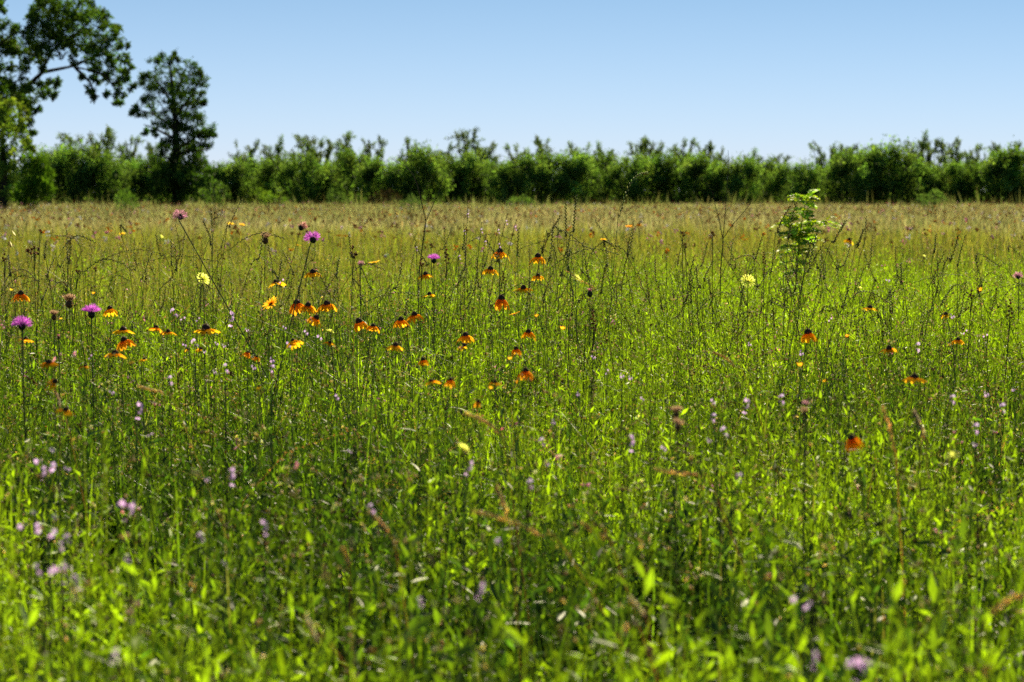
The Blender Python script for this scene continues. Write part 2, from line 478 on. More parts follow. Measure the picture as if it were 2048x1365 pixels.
for c_, de, h0, h1, r0 in ((STRAW, 150, .28, .52, .0026), ((.12, .06, .022), 60, .3, .55, .0028), ((.55, .52, .36), 60, .25, .5, .0024), ((.6, .38, .55), 6, .35, .55, .003)):  # loose seeds and florets; the pale colours also imitate sparkle over the grass
    P = wedge(2.4, 18, de); P = pick(P, np.clip(.5 + .6 * nz(P[:, 0], P[:, 1], .9, int(de) % 8), .05, 1)); n = len(P)
    P[:, 2] = rng.uniform(h0, h1, n) * hummock(P)
    Q = np.repeat(P, 3, 0) + rng.normal(0, .007, (n * 3, 3))
    grains(md, Q, rng.normal(size=(n * 3, 3)), r0 * 2, r0, vary(c_, n * 3, .3))
P = wedge(22, 95, 5)                                   # pale straw seed heads far out
n = len(P)
stalks(md, P, rng.uniform(.4, .62, n), vary(OLIVE, n, .3), vary(STRAW, n, .3), .3, 6, .016, .006, .3, .0015)
tag(md.build('dry_grass', M_STRAW), kind='stuff')

# far specks of flowers
mb = MB()
for cval, dens, y0, y1 in (((.75, .36, .04), 1.3, 20, 75), ((.70, .45, .42), 1.5, 20, 90), ((.72, .68, .55), 1.6, 18, 80), ((.30, .12, .05), 1.6, 24, 110)):
    P = wedge(y0, y1, dens * (.28 if cval[0] > .5 else .9), 1.08, 1)
    P = pick(P, np.clip(.45 + .8 * nz(P[:, 0], P[:, 1], 6, int(cval[1] * 10) % 8), 0, 1))
    n = len(P)
    if n == 0: continue
    P[:, 2] = rng.uniform(.42, .62, n)
    k = 5
    Q = np.repeat(P, k, 0) + rng.normal(0, .012, (n * k, 3))
    grains(mb, Q, rng.normal(size=(n * k, 3)), .016, .011, vary(cval, n * k, .2))
tag(mb.build('distant_wildflower_specks', M_FLORET), kind='stuff')

# ------------------------------------------------------------------ label helper for repeats
ORD = ['', 'first', 'second', 'third', 'fourth', 'fifth', 'sixth', 'seventh', 'eighth', 'ninth', 'tenth', 'eleventh', 'twelfth']
MARKS = [(360, 432, 'the lone faded pink thistle'), (624, 478, 'the big magenta thistle bloom'), (530, 480, 'the brown seeding thistle head'),
         (868, 519, 'the small magenta thistle'), (183, 625, 'the right of two left-hand magenta thistles'), (44, 648, 'the leftmost magenta thistle'),
         (1180, 587, 'the dark thistle bud'), (412, 662, 'the widest dark-coned orange daisy'), (1000, 510, 'the tall daisy under lilac florets'),
         (1003, 605, 'the drooping orange daisy at centre'), (1051, 749, 'the lowest central orange daisy'), (1616, 673, 'the drooping daisy on the lime patch'),
         (1829, 759, 'the flat orange daisy on the right'), (1704, 884, 'the folded blurred orange daisy'), (1496, 562, 'the pale yellow flower at right centre'),
         (405, 558, 'the pale yellow flower at left'), (926, 898, 'the blurred yellow bloom at centre'), (1905, 914, 'the blurred pale yellow bloom at right'),
         (1353, 840, 'the two tan seed heads'), (1610, 450, 'the feathery green sapling'), (850, 440, 'the dry forked stalk'),
         (1447, 450, 'the three-forked dry stalk'), (1265, 370, 'the tall bent grass spike'), (110, 768, 'the blurred yellow daisy at left'),
         (594, 613, 'the trio of daisies in a row'), (846, 725, 'the small folded daisy left of centre'), (1958, 586, 'the leaning yellow daisy bud'),
         (90, 940, 'the blurred lilac pair at left edge'), (118, 1144, 'the large blurred lilac bloom lower left'), (1714, 1332, 'the lilac bloom at the bottom right'),
         (958, 1180, 'the lilac spike at lower centre'), (460, 952, 'the blurred lilac pair at left centre'), (1778, 704, 'the wide yellow-orange daisy at right')]


def place_labels(items, look, skip=8):
    """one label per (x, y): the kind's look and where it stands beside a landmark"""
    keyed = {}
    for i, it in enumerate(items):
        x, y = it[0], it[1]
        best = sorted(((mx - x) ** 2 + (my - y) ** 2, mx, my, ph) for mx, my, ph in MARKS if (mx - x) ** 2 + (my - y) ** 2 > skip ** 2)[0]
        d2, mx, my, ph = best
        dx, dy = x - mx, y - my
        rel = ('right of' if dx > 0 else 'left of') if abs(dx) > abs(dy) else ('below' if dy > 0 else 'above')
        keyed.setdefault((rel, ph), []).append((d2, i))
    res = [None] * len(items)
    for (rel, ph), v in keyed.items():
        v.sort()
        for k, (d2, i) in enumerate(v):
            o = (ORD[k + 1] + ' ') if len(v) > 1 else ''
            res[i] = f'{o}{look} {rel} {ph}'
    return res


# ------------------------------------------------------------------ flowers: shared part meshes
def petal_ring(n, droop0, droop1, width=.34, inner=.2, c0=(.78, .26, .008), c1=(.90, .49, .014), skipp=(), jit=.12, seed=0, lens=.12):
    r = np.random.default_rng(seed)
    mb = MB()
    for k in range(n):
        if k in skipp: continue
        a = 2 * PI * (k + r.normal(0, jit)) / n
        L_ = 1 + r.normal(0, lens); d1 = droop1 + r.normal(0, .16)
        S = 5
        rad, z = inner, 0.0
        pts = [(rad, z)]
        for i in range(S):
            ang = droop0 + (d1 - droop0) * ((i + .5) / S)
            st = (1 - inner) * L_ / S
            rad += math.cos(ang) * st; z -= math.sin(ang) * st
            pts.append((rad, z))
        V, K = [], []
        roll = r.normal(0, .25)
        for i, (q, z) in enumerate(pts):
            t = i / S
            wv = width * .5 * (math.sin(PI * min(1, .18 + .72 * t)) ** .7) * (1.0 if t < .9 else .75)
            for sgn, dz in ((-1, .0), (0, .05), (1, .0)):
                V.append((q * math.cos(a) - sgn * wv * math.sin(a), q * math.sin(a) + sgn * wv * math.cos(a), z + dz * wv * 3 + sgn * roll * wv))
                tt = min(1, max(0, (t - .12) / .5))
                K.append(np.array(c0) * (1 - tt) + np.array(c1) * tt)
        Fc = []
        for i in range(S):
            for j in range(2):
                b = i * 3 + j
                Fc.append((b, b + 1, b + 4, b + 3))
        mb.add(V, Fc, np.array(K))
    return mb


def dome(mb, rx, rz, z0, col, nu=12, nv=6, bump=.0, full=False, seed=3):
    r = np.random.default_rng(seed)
    V, Fc = [], []
    lo = -PI / 2 if full else -.35
    for j in range(nv + 1):
        th = lo + (PI / 2 - lo) * j / nv
        for i in range(nu):
            a = 2 * PI * i / nu
            b = 1 + r.normal(0, bump)
            V.append((rx * math.cos(th) * math.cos(a) * b, rx * math.cos(th) * math.sin(a) * b, z0 + rz * math.sin(th) * b))
    for j in range(nv):
        for i in range(nu):
            k = (i + 1) % nu
            Fc.append((j * nu + i, j * nu + k, (j + 1) * nu + k, (j + 1) * nu + i))
    mb.add(V, Fc, col)


PET = {
    'flat': petal_ring(13, .05, .55, seed=1), 'arch': petal_ring(13, .15, 1.05, seed=2), 'droop': petal_ring(12, .35, 1.3, seed=3),
    'hang': petal_ring(11, .5, 1.45, seed=4), 'few': petal_ring(13, .1, .7, skipp=(2, 3, 6, 7, 10), seed=5),
    'half': petal_ring(12, .2, .9, skipp=(0, 1, 2, 10, 11, 6), seed=6), 'young': petal_ring(14, -.3, .1, .26, .15, (.75, .34, .012), (.88, .5, .03), seed=7),
    'bud': petal_ring(12, -1.2, -.9, .3, .25, (.25, .26, .03), (.8, .42, .02), seed=8),
}
def faded(mbk, f):
    m2 = MB(); m2.V, m2.F3, m2.F4, m2.n = [v * np.array([1, 1, f[3]]) for v in mbk.V], mbk.F3, mbk.F4, mbk.n
    m2.K = [np.clip(k * np.array(f[:3]) * rng.uniform(.85, 1.12), 0, .95) for k in mbk.K]
    return m2.mesh('petals', M_PETAL)


PET = {k: [faded(v, f) for f in ((1, 1, 1, 1), (.97, .86, .9, 1.15), (1.0, 1.14, 1.5, .85), (.9, .7, 1.0, 1.3))] for k, v in PET.items()}
mb = MB()
dome(mb, .27, .30, .05, (.055, .018, .012), 12, 6, .06)
P = np.array([(.27 * math.cos(i * 2.4) * math.cos(t), .27 * math.sin(i * 2.4) * math.cos(t), .05 + .3 * math.sin(t)) for i, t in enumerate(np.linspace(-.1, 1.5, 60))])
grains(mb, P, P - np.array([0, 0, -.1]), .05, .022, vary((.09, .035, .02), 60, .5))
CONE = mb.mesh('cone', M_CONE)
mb = MB()
dome(mb, .2, .16, .03, (.42, .22, .02), 12, 5, .06)
P = np.array([(.2 * math.cos(i * 2.4) * math.cos(t), .2 * math.sin(i * 2.4) * math.cos(t), .03 + .16 * math.sin(t)) for i, t in enumerate(np.linspace(-.1, 1.5, 50))])
grains(mb, P, P - np.array([0, 0, -.1]), .05, .022, vary((.5, .26, .03), 50, .3))
CONE_Y = mb.mesh('cone', M_CONE)


def stem_part(root, head, rad, col, leafn=3, leaf=(.05, .012), lcol=(.09, .15, .03), bow=.04, bract=0, nleafpart=True, hairy=False):
    """curved stem from the root to head (local); leaves are children of the stem"""
    head = np.asarray(head, float)
    midp = head * .5 + np.array([rng.normal(0, bow), rng.normal(0, bow), .06]) * min(1, head[2] * 2)
    pts = bez((0, 0, 0), midp, head, 9)
    mb = MB()
    tube(mb, pts, np.linspace(rad * 1.25, rad * .8, 9), vary(col, 1, .15)[0], 5)
    if bract:
        k = 10; a = np.arange(k) * 2 * PI / k
        leaves(mb, np.repeat(head[None], k, 0), np.stack([np.cos(a), np.sin(a), np.full(k, -.15)], 1), bract, bract * .3, vary(lcol, k, .15), fold=.1)
    so_ = mb.build('stem', M_STEM, root)
    for i in range(leafn):
        ml = MB()
        t = rng.uniform(.12, .7); p = bez((0, 0, 0), midp, head, 50)[int(t * 49)]
        a = rng.uniform(0, 2 * PI); e = rng.uniform(.3, .9)
        leaves(ml, p[None], np.array([[math.cos(a) * math.cos(e), math.sin(a) * math.cos(e), math.sin(e)]]), leaf[0] * rng.uniform(.7, 1.3), leaf[1] * rng.uniform(.8, 1.3), vary(lcol, 1, .25))
        ml.build('leaf', M_LEAF, so_)
    return so_


def depth(y, w=None, size=.065, h=.6, mx=60):
    d = (H - h) * F / max(8, y - HZ)
    if w: d = min(d, 1.12 * size * F / w)
    return min(d, mx)


def head_obj(root, name, me, head, s, tilt, az):
    o = link(name, me, root)
    o.location = Vector([float(v) for v in head]); o.scale = (s, s, s)
    o.rotation_euler = Euler((tilt[0], tilt[1], az), 'XYZ')
    return o


# x, y, width(px of 2048), kind, roll, pitch, label
DAISY = [
    (42, 595, 34, 'arch', 0, 0, 'orange daisy with dark raised cone above the leftmost magenta thistle'),
    (220, 624, 28, 'droop', -.15, .2, 'golden rounded daisy touching the right side of a magenta thistle'),
    (246, 664, 35, 'flat', .05, 0, 'flat orange daisy with tall dark cone, topmost of the stack of three at left'),
    (249, 689, 38, 'arch', .35, .1, 'tilted orange daisy in the middle of the stack of three at left'),
    (230, 711, 35, 'flat', .1, 0, 'orange daisy lowest in the stack of three at left'),
    (312, 661, 26, 'few', -.1, .2, 'ragged orange daisy overlapping the left side of a flatter one'),
    (336, 667, 27, 'flat', .05, 0, 'flat orange daisy right behind a ragged daisy, left of the widest daisy'),
    (412, 663, 47, 'flat', .02, -.03, 'widest orange daisy with big dark cone and flat spread petals'),
    (376, 702, 15, 'half', 0, 0, 'small broken orange daisy below the widest daisy, beside lilac florets'),
    (401, 702, 19, 'half', .2, 0, 'half orange daisy just right of a smaller broken one'),
    (98, 729, 32, 'flat', .15, 0, 'flat golden daisy without visible cone below the leftmost magenta thistle'),
    (170, 736, 18, 'few', 0, 0, 'small dull orange daisy low between grass at left'),
    (288, 722, 17, 'half', .2, .1, 'small orange half daisy right of a tiny yellow one'),
    (263, 727, 12, 'young', 0, .3, 'tiny yellow daisy left of the small orange half daisy'),
    (110, 769, 30, 'half', .1, .5, 'blurred yellow daisy with three broad petals at left'),
    (52, 683, 24, 'few', .25, 0, 'ragged orange daisy directly under the leftmost magenta thistle'),
    (131, 827, 34, 'few', .3, 0, 'blurred broken orange daisy, lowest daisy at far left'),
    (495, 709, 16, 'droop', -.3, .2, 'left half of a close pair of small orange daisies'),
    (514, 717, 15, 'droop', .3, .1, 'right half of a close pair of small orange daisies'),
    (519, 777, 18, 'half', -.4, .1, 'small orange daisy leaning left, low beside lilac florets'),
    (626, 552, 34, 'arch', .08, 0, 'arched orange daisy straight below the big magenta thistle bloom'),
    (552, 571, 29, 'few', -.2, .2, 'ragged yellow-orange daisy with crooked petals below the brown thistle head'),
    (542, 610, 27, 'young', 0, .9, 'round golden daisy facing the viewer'),
    (594, 614, 34, 'droop', -.2, 0, 'orange daisy with the darkest tall cone, left of the trio in a row'),
    (616, 618, 33, 'arch', .1, .1, 'orange daisy in the middle of the trio in a row'),
    (654, 616, 37, 'arch', .05, .1, 'orange daisy at the right end of the trio in a row'),
    (632, 643, 30, 'droop', .3, .3, 'tilted golden daisy below the trio in a row'),
    (587, 689, 31, 'arch', .5, .1, 'orange daisy tilted steeply to the right above lilac florets'),
    (660, 690, 21, 'few', .15, .2, 'small yellow-orange daisy right of two lilac florets'),
    (718, 651, 34, 'hang', -.25, .1, 'orange daisy with petals hanging, left of a smaller pointed one'),
    (746, 658, 27, 'arch', .15, .1, 'small orange daisy with brown pointed cone close to a hanging one'),
    (802, 646, 28, 'droop', 0, .1, 'drooping orange daisy, left of a touching pair'),
    (829, 636, 32, 'arch', .05, .2, 'golden arched daisy, right and higher of a touching pair'),
    (791, 698, 34, 'arch', .08, -.05, 'orange daisy with dark cone and two outspread side petals'),
    (846, 725, 24, 'hang', 0, .1, 'small orange daisy with petals folded down like a skirt'),
    (931, 678, 31, 'droop', .05, 0, 'orange daisy with dark pointed cone directly over another daisy'),
    (928, 697, 26, 'half', .05, 0, 'reddish orange daisy half hidden directly below another daisy'),
    (859, 594, 25, 'few', .1, 0, 'small dark-coned daisy with thin petals, isolated at centre left'),
    (851, 554, 27, 'arch', .0, .1, 'yellow-orange daisy below the small magenta thistle'),
    (749, 527, 20, 'young', 0, .2, 'small clear yellow daisy right of brown seed clusters'),
    (863, 768, 26, 'few', 0, .2, 'blurred orange daisy, left of the low pair below centre'),
    (901, 766, 25, 'hang', -.1, .2, 'orange daisy with brown cone, right of the low pair below centre'),
    (1000, 510, 30, 'droop', .05, 0, 'tall orange daisy with lilac florets just above its cone'),
    (1076, 520, 30, 'droop', .0, 0, 'tall orange daisy with reddish cone, upper of two in a column'),
    (981, 545, 31, 'arch', -.05, 0, 'orange daisy with low brown cone left of the tallest central stem'),
    (1076, 557, 25, 'arch', .0, .1, 'yellow daisy with green underside, lower of two in a column'),
    (1047, 580, 31, 'flat', .12, .1, 'flat yellow-orange daisy on a pale straight stem at centre'),
    (1003, 605, 34, 'hang', .0, 0, 'deep orange daisy with skirt of drooping petals at centre'),
    (1029, 630, 19, 'young', 0, -.3, 'small half open yellow daisy below the drooping central daisy'),
    (1057, 670, 27, 'droop', .15, 0, 'orange daisy with black cone beside a dark leaf'),
    (1032, 703, 24, 'hang', 0, .1, 'small orange daisy with petals hanging over a dark bud'),
    (1051, 749, 31, 'droop', .02, .05, 'glowing orange daisy with dark cone, lowest of the bright central ones'),
    (989, 770, 26, 'few', .1, .1, 'ragged orange daisy with pointed petals below centre'),
    (982, 781, 12, 'bud', 0, 0, 'tiny yellow daisy bud under a ragged orange daisy'),
    (957, 809, 25, 'half', -.2, .1, 'dying daisy with dark cone and one orange petal to the left'),
    (956, 831, 11, 'young', 0, 0, 'tiny orange daisy under the dying dark cone'),
    (1616, 674, 37, 'hang', .1, .05, 'orange daisy with drooping uneven petals on the bright lime patch'),
    (1778, 704, 33, 'few', .05, .1, 'yellow-orange daisy with gappy petals right of the lime patch'),
    (1829, 760, 41, 'flat', -.06, -.05, 'flat wide orange daisy with low red cone on the right'),
    (1704, 884, 36, 'hang', .25, .2, 'blurred deep orange daisy folded like a butterfly, lowest at right'),
    (1740, 619, 28, 'flat', .05, -.1, 'thin flat orange daisy beside an arching grass stalk'),
    (1892, 633, 22, 'half', -.3, 0, 'orange daisy half covered by pink florets at right'),
    (1916, 685, 25, 'arch', 0, 0, 'dull orange arched daisy on a pale stem at right'),
    (1698, 484, 19, 'droop', .3, 0, 'small orange daisy right of the feathery sapling'),
    (1653, 763, 14, 'half', .2, 0, 'small low orange daisy on the lower lime patch'),
    (1490, 481, 14, 'young', 0, .2, 'blurred yellow-orange daisy right of the three-forked dry stalk'),
    (1258, 455, 13, 'young', 0, .2, 'distant yellow daisy left of another under the bent grass spike'),
    (1278, 451, 12, 'arch', 0, .2, 'distant orange daisy right of another under the bent grass spike'),
    (1207, 481, 12, 'young', 0, .2, 'distant yellow daisy between tall ryegrass spikes'),
    (470, 440, 13, 'young', 0, .3, 'distant orange daisy, upper of the blurred group right of the faded thistle'),
    (461, 449, 12, 'young', 0, .3, 'distant orange daisy, left of the blurred group right of the faded thistle'),
    (484, 451, 12, 'young', 0, .3, 'distant orange daisy, right of the blurred group right of the faded thistle'),
    (677, 473, 12, 'young', 0, .2, 'distant orange daisy, left of a pair right of the big magenta thistle'),
    (691, 474, 12, 'young', 0, .2, 'distant orange daisy, right of a pair right of the big magenta thistle'),
    (596, 492, 10, 'young', 0, .2, 'tiny distant yellow daisy left of the big magenta thistle'),
    (275, 449, 10, 'young', 0, .3, 'distant yellow daisy left of the faded pink thistle'),
    (75, 441, 11, 'young', 0, .3, 'distant yellow daisy above brown seed clusters at far left'),
    (245, 469, 11, 'young', 0, .3, 'distant orange daisy, upper of two below the small blurred bush'),
    (241, 487, 9, 'young', 0, .3, 'distant orange daisy, lower of two below the small blurred bush'),
    (853, 486, 10, 'young', 0, .3, 'yellow speck of a daisy beside the foot of the forked stalk'),
    (1916, 477, 10, 'arch', 0, .2, 'small distant yellow daisy among dry grass at right'),
    (1958, 587, 15, 'bud', .3, 0, 'half open yellow daisy bud on a long leaning stem'),
    (23, 584, 11, 'bud', 0, 0, 'small orange daisy bud at the left edge'),
    (187, 591, 9, 'bud', 0, 0, 'tiny yellow daisy bud above a magenta thistle'),
    (122, 641, 9, 'bud', 0, 0, 'tiny yellow-green daisy bud right of a brown thistle head'),
    (1073, 637, 11, 'bud', 0, 0, 'yellow-green daisy bud right of the drooping central daisy'),
    (1126, 663, 15, 'bud', 0, 0, 'opening yellow daisy bud left of the tall brown seed column'),
    (1020, 723, 13, 'bud', 0, 0, 'green-yellow daisy bud above left of the lowest bright central daisy'),
    (1600, 737, 17, 'bud', 0, 0, 'wide green-yellow daisy bud below the drooping daisy on the lime patch'),
    (1694, 678, 11, 'bud', 0, 0, 'small green-yellow daisy bud right of the drooping daisy on the lime patch'),
]
for (x, y, wpx, kind, roll, pit, lab) in DAISY:
    d = depth(y, wpx, .062, .58, 45)
    p = at(x, y, d)
    p[2] = max(p[2], .25)
    lean = rng.normal(0, .05, 2)
    if x == 1958: lean = np.array([-.13, 0])
    base = np.array([p[0] - lean[0], p[1] - lean[1], 0])
    root = empty('orange_daisy', base, lab, 'flower', 'orange and yellow daisies in the meadow')
    head = p - base
    s = .5 * wpx * d / F * (1.48 if kind in ('droop', 'hang') else 1.34)
    small = wpx < 14
    stem_part(root, head, .0013, (.11, .15, .045), 0 if small else 3, (.05, .010), (.09, .15, .03), .045, s * .55)
    az = rng.uniform(0, 6.28)
    hp = head + np.array([0, 0, s * (.12 if kind in ('flat', 'young') else .25)])
    if kind == 'half': az = rng.uniform(-.4, .4)
    head_obj(root, 'petals', PET[kind][int(rng.choice(4, p=[.5, .26, .1, .14]))], hp, s, (pit, roll), az)
    head_obj(root, 'cone', CONE_Y if kind in ('young', 'bud') else CONE, hp, s * (1.0 if kind != 'bud' else .9), (pit, roll), az)

# ------------------------------------------------------------------ thistles
def florets(n, th0, th1, ln, wd, c0, c1, org=.28, seed=1, onesided=0, droop=0.1):
    r = np.random.default_rng(seed); mb = MB()
    u = r.uniform(0, 1, n); th = th0 + (th1 - th0) * np.sqrt(u); az = r.uniform(0, 2 * PI, n)
    if onesided: az = r.normal(0, onesided, n)
    D = np.stack([np.sin(th) * np.cos(az), np.sin(th) * np.sin(az), np.cos(th)], 1)
    P = D * np.array([org, org, org * .5])
    t = r.uniform(0, 1, (n, 1))
    col = np.array(c0)[None] * (1 - t) + np.array(c1)[None] * t
    leaves(mb, P, D + r.normal(0, .06, (n, 3)), ln * r.uniform(.75, 1.1, n), wd, col, r.normal(size=(n, 3)), .1, .75, droop)
    return mb


FLO = {
    'bloom': florets(260, 0, 1.75, .82, .055, (.42, .03, .36), (.78, .22, .66), seed=1),
    'brush': florets(220, 0, 1.25, .9, .05, (.42, .03, .36), (.78, .22, .66), seed=2),
    'faded': florets(170, 0, 2.0, .7, .06, (.55, .16, .30), (.72, .42, .34), seed=3, droop=.5),
    'side': florets(130, 0, 1.9, .8, .07, (.5, .18, .14), (.75, .42, .28), seed=4, onesided=.9, droop=.4),
    'seed': florets(150, 0, .8, .75, .07, (.30, .17, .07), (.55, .36, .18), seed=5),
    'bud': florets(60, 0, .5, .45, .06, (.45, .12, .14), (.6, .25, .25), seed=6),
}
FLO = {k: v.mesh('florets', M_FLORET) for k, v in FLO.items()}


def bulb(col, col2, seed):
    mb = MB(); dome(mb, .36, .42, -.2, col, 12, 8, .03, True, seed)
    r = np.random.default_rng(seed); n = 70
    th = r.uniform(-1.1, .9, n); az = r.uniform(0, 6.28, n)
    P = np.stack([.36 * np.cos(th) * np.cos(az), .36 * np.cos(th) * np.sin(az), -.2 + .42 * np.sin(th)], 1)
    D = P * np.array([1, 1, .3]) + np.array([0, 0, .25])
    leaves(mb, P, D, .16, .06, vary(col2, n, .3), fold=.1)
    return mb.mesh('bract_bulb', M_SEED)


BULB = {'green': bulb((.02, .03, .018), (.06, .075, .045), 4), 'brown': bulb((.10, .06, .03), (.2, .13, .06), 5)}
THISTLE = [  # x, y of the floret centre, width, florets, bulb, tilt, stem foot (dx px), label
    (360, 430, 31, 'faded', 'green', .3, 150, 'tall faded pink thistle on a long leaning stem at upper left'),
    (602, 452, 19, 'side', 'green', .15, -40, 'thistle with round dark bulb and withered salmon florets, above the magenta bloom'),
    (625, 476, 33, 'bloom', 'green', .35, -70, 'big round magenta thistle in full bloom on a thin stem'),
    (531, 478, 21, 'seed', 'brown', .15, -12, 'brown dried thistle head left of the magenta bloom'),
    (868, 519, 25, 'brush', 'green', 0, 0, 'small magenta thistle with flat brush of florets near centre'),
    (183, 625, 36, 'brush', 'green', 0, 3, 'magenta thistle with flat brush, right one of the two at left'),
    (44, 648, 39, 'bloom', 'green', -.05, 4, 'magenta thistle, leftmost bloom in the meadow'),
    (139, 604, 25, 'seed', 'brown', 0, -3, 'plump tan thistle seed head between two magenta blooms'),
    (108, 632, 18, 'seed', 'brown', 0, 0, 'narrow brown thistle seed head right of the leftmost bloom'),
    (117, 674, 12, 'bud', 'brown', 0, 0, 'small dark thistle bud below the narrow brown seed head'),
    (1180, 585, 19, 'bud', 'green', 0, 0, 'dark egg-shaped thistle bud with pink tip right of centre'),
    (722, 527, 15, 'faded', 'brown', .4, 4, 'withered pinkish brown thistle left of a small yellow daisy'),
    (2036, 551, 22, 'faded', 'green', -.3, 0, 'pale pink thistle at the right edge of the picture'),
    (1353, 826, 22, 'seed', 'brown', 0, 2, 'blurred tan thistle seed head, upper of two stacked at right centre'),
    (1355, 852, 23, 'seed', 'brown', .2, -1, 'blurred tan thistle seed head, lower of two stacked at right centre'),
    (1611, 806, 15, 'faded', 'brown', 0, 0, 'small blurred pinkish tan thistle head, upper of two at right'),
    (1609, 825, 16, 'seed', 'brown', 0, 0, 'small blurred beige thistle head, lower of two at right'),
]
for (x, y, wpx, fl, bu, tilt, ft, lab) in THISTLE:
    d = depth(y, wpx, .048 if wpx > 17 else .03, .62, 30)
    p = at(x, y, d); s = .5 * wpx * d / F
    foot = at(x + ft * 1.9, y, d)
    base = np.array([foot[0], p[1] + .03, 0])
    root = empty('thistle', base, lab, 'thistle', 'thistles standing in the meadow')
    head = p - base
    slim = fl in ('seed', 'bud', 'side')
    hp = head - np.array([math.sin(tilt), 0, math.cos(tilt)]) * s * .05
    bt = hp - np.array([math.sin(tilt), 0, math.cos(tilt)]) * s * .62
    pts = bez((0, 0, 0), np.array([bt[0] * .55 if abs(ft) > 20 else bt[0], bt[1], bt[2] * .55]), bt, 12)
    mb = MB(); tube(mb, pts, np.linspace(.0026, .0019, 12) * (1 if wpx > 28 or y < 600 else .6), (.09, .11, .04), 5)
    if ft > 100:
        leaves(mb, pts[6:9], np.array([[1, 0, .4], [.3, .2, 1], [1, 0, .1]]), .035, .006, (.35, .25, .15))
    st = mb.build('stem', M_STEM, root)
    for i in range(3):
        ml = MB(); q = pts[2 + i * 2]; a = rng.uniform(0, 6.28)
        leaves(ml, np.repeat(q[None], 3, 0), np.array([[math.cos(a + e), math.sin(a + e), .5] for e in (-.3, 0, .3)]), .05, .008, vary((.08, .13, .04), 3, .2))
        ml.build('leaf', M_LEAF, st)
    sc = s * (1.4 if slim else 1.05)
    head_obj(root, 'bract_bulb', BULB[bu], hp, sc * (1.0 if not slim else 1.15), (0, tilt), rng.uniform(0, 6))
    head_obj(root, 'florets', FLO[fl], hp, sc * (1.0 if fl not in ('seed', 'bud') else 1.15), (0, tilt), 0 if fl == 'side' else rng.uniform(0, 6))

# ------------------------------------------------------------------ pale yellow dandelion-like flowers
mb = MB()
r = np.random.default_rng(9)
for ring, (n, el, ln) in enumerate(((16, .15, .95), (14, .45, .85), (11, .85, .65))):
    a = (np.arange(n) + r.uniform(-.3, .3, n)) * 2 * PI / n
    D = np.stack([np.cos(a) * math.cos(el), np.sin(a) * math.cos(el), np.full(n, math.sin(el))], 1)
    leaves(mb, D * .08, D, ln * r.uniform(.9, 1.08, n), .2, vary((.70, .72, .17), n, .06, .04), D * 0 + np.array([0, 0, 1.]), .12, .8, .02)
DANDY = mb.mesh('petals', M_PETAL)
mb = MB(); dome(mb, .15, .12, .06, (.75, .42, .03), 10, 4, .08)
DCEN = mb.mesh('flower_centre', M_CONE)
YEL = [(405, 559, 29, 1.1, 'pale yellow many-petalled flower crossed behind by the leaning thistle stem'),
       (321, 477, 18, 1.0, 'small lime yellow flower left of the leaning thistle stem'),
       (1151, 561, 27, 1.25, 'pale greenish yellow flower just left above the dark thistle bud'),
       (1496, 563, 29, 1.2, 'pale yellow many-petalled flower alone at right centre'),
       (1848, 514, 14, .6, 'small blurred lime yellow flower on the right above the lime patch'),
       (926, 898, 29, .8, 'blurred round yellow-green flower low at centre'),
       (1905, 915, 33, .4, 'blurred pale yellow saucer-shaped flower low at right'),
       (660, 664, 18, .4, 'greenish yellow flower above two lilac florets at left centre'),
       (1720, 578, 16, .4, 'faint pale yellow flower in the lime patch')]
for x, y, wpx, pit, lab in YEL:
    d = depth(y, wpx, .05, .55, 30); p = at(x, y, d)
    base = np.array([p[0] + rng.normal(0, .02), p[1] + .02, 0]); root = empty('pale_yellow_flower', base, lab, 'flower', 'pale yellow flowers in the meadow')
    s = .5 * wpx * d / F * 1.05; head = p - base
    stem_part(root, head, .0017, (.09, .12, .04), 2, (.07, .008), (.09, .15, .03), .012, s * .5)
    head_obj(root, 'petals', DANDY, head, s, (pit, rng.normal(0, .1)), rng.uniform(0, 6))
    head_obj(root, 'flower_centre', DCEN, head, s, (pit, 0), 0)

# ------------------------------------------------------------------ lilac florets on small spikes
def lilac(k, seed, spread):
    r = np.random.default_rng(seed); mb = MB()
    for i in range(k):
        c = r.normal(0, 1, 3) * np.array([.38, .38, .5]) * spread
        a0 = r.uniform(0, 6.28)
        n = 5; a = a0 + np.arange(n) * 2 * PI / n
        nrm = norm(np.array([c[0], c[1] - .5, c[2] * .4 + .15]) + r.normal(0, .3, 3))
        s1 = norm(np.cross(nrm, [.1, .2, 1])); s2 = np.cross(nrm, s1)
        D = np.cos(a)[:, None] * s1 + np.sin(a)[:, None] * s2 + nrm * .25
        leaves(mb, np.repeat(c[None], n, 0), D, .42 * r.uniform(.8, 1.2, n), .3, vary((.86, .52, .76), n, .1, .05), np.repeat(nrm[None], n, 0), .1, .7, .05)
    return mb.mesh('florets', M_FLORET)


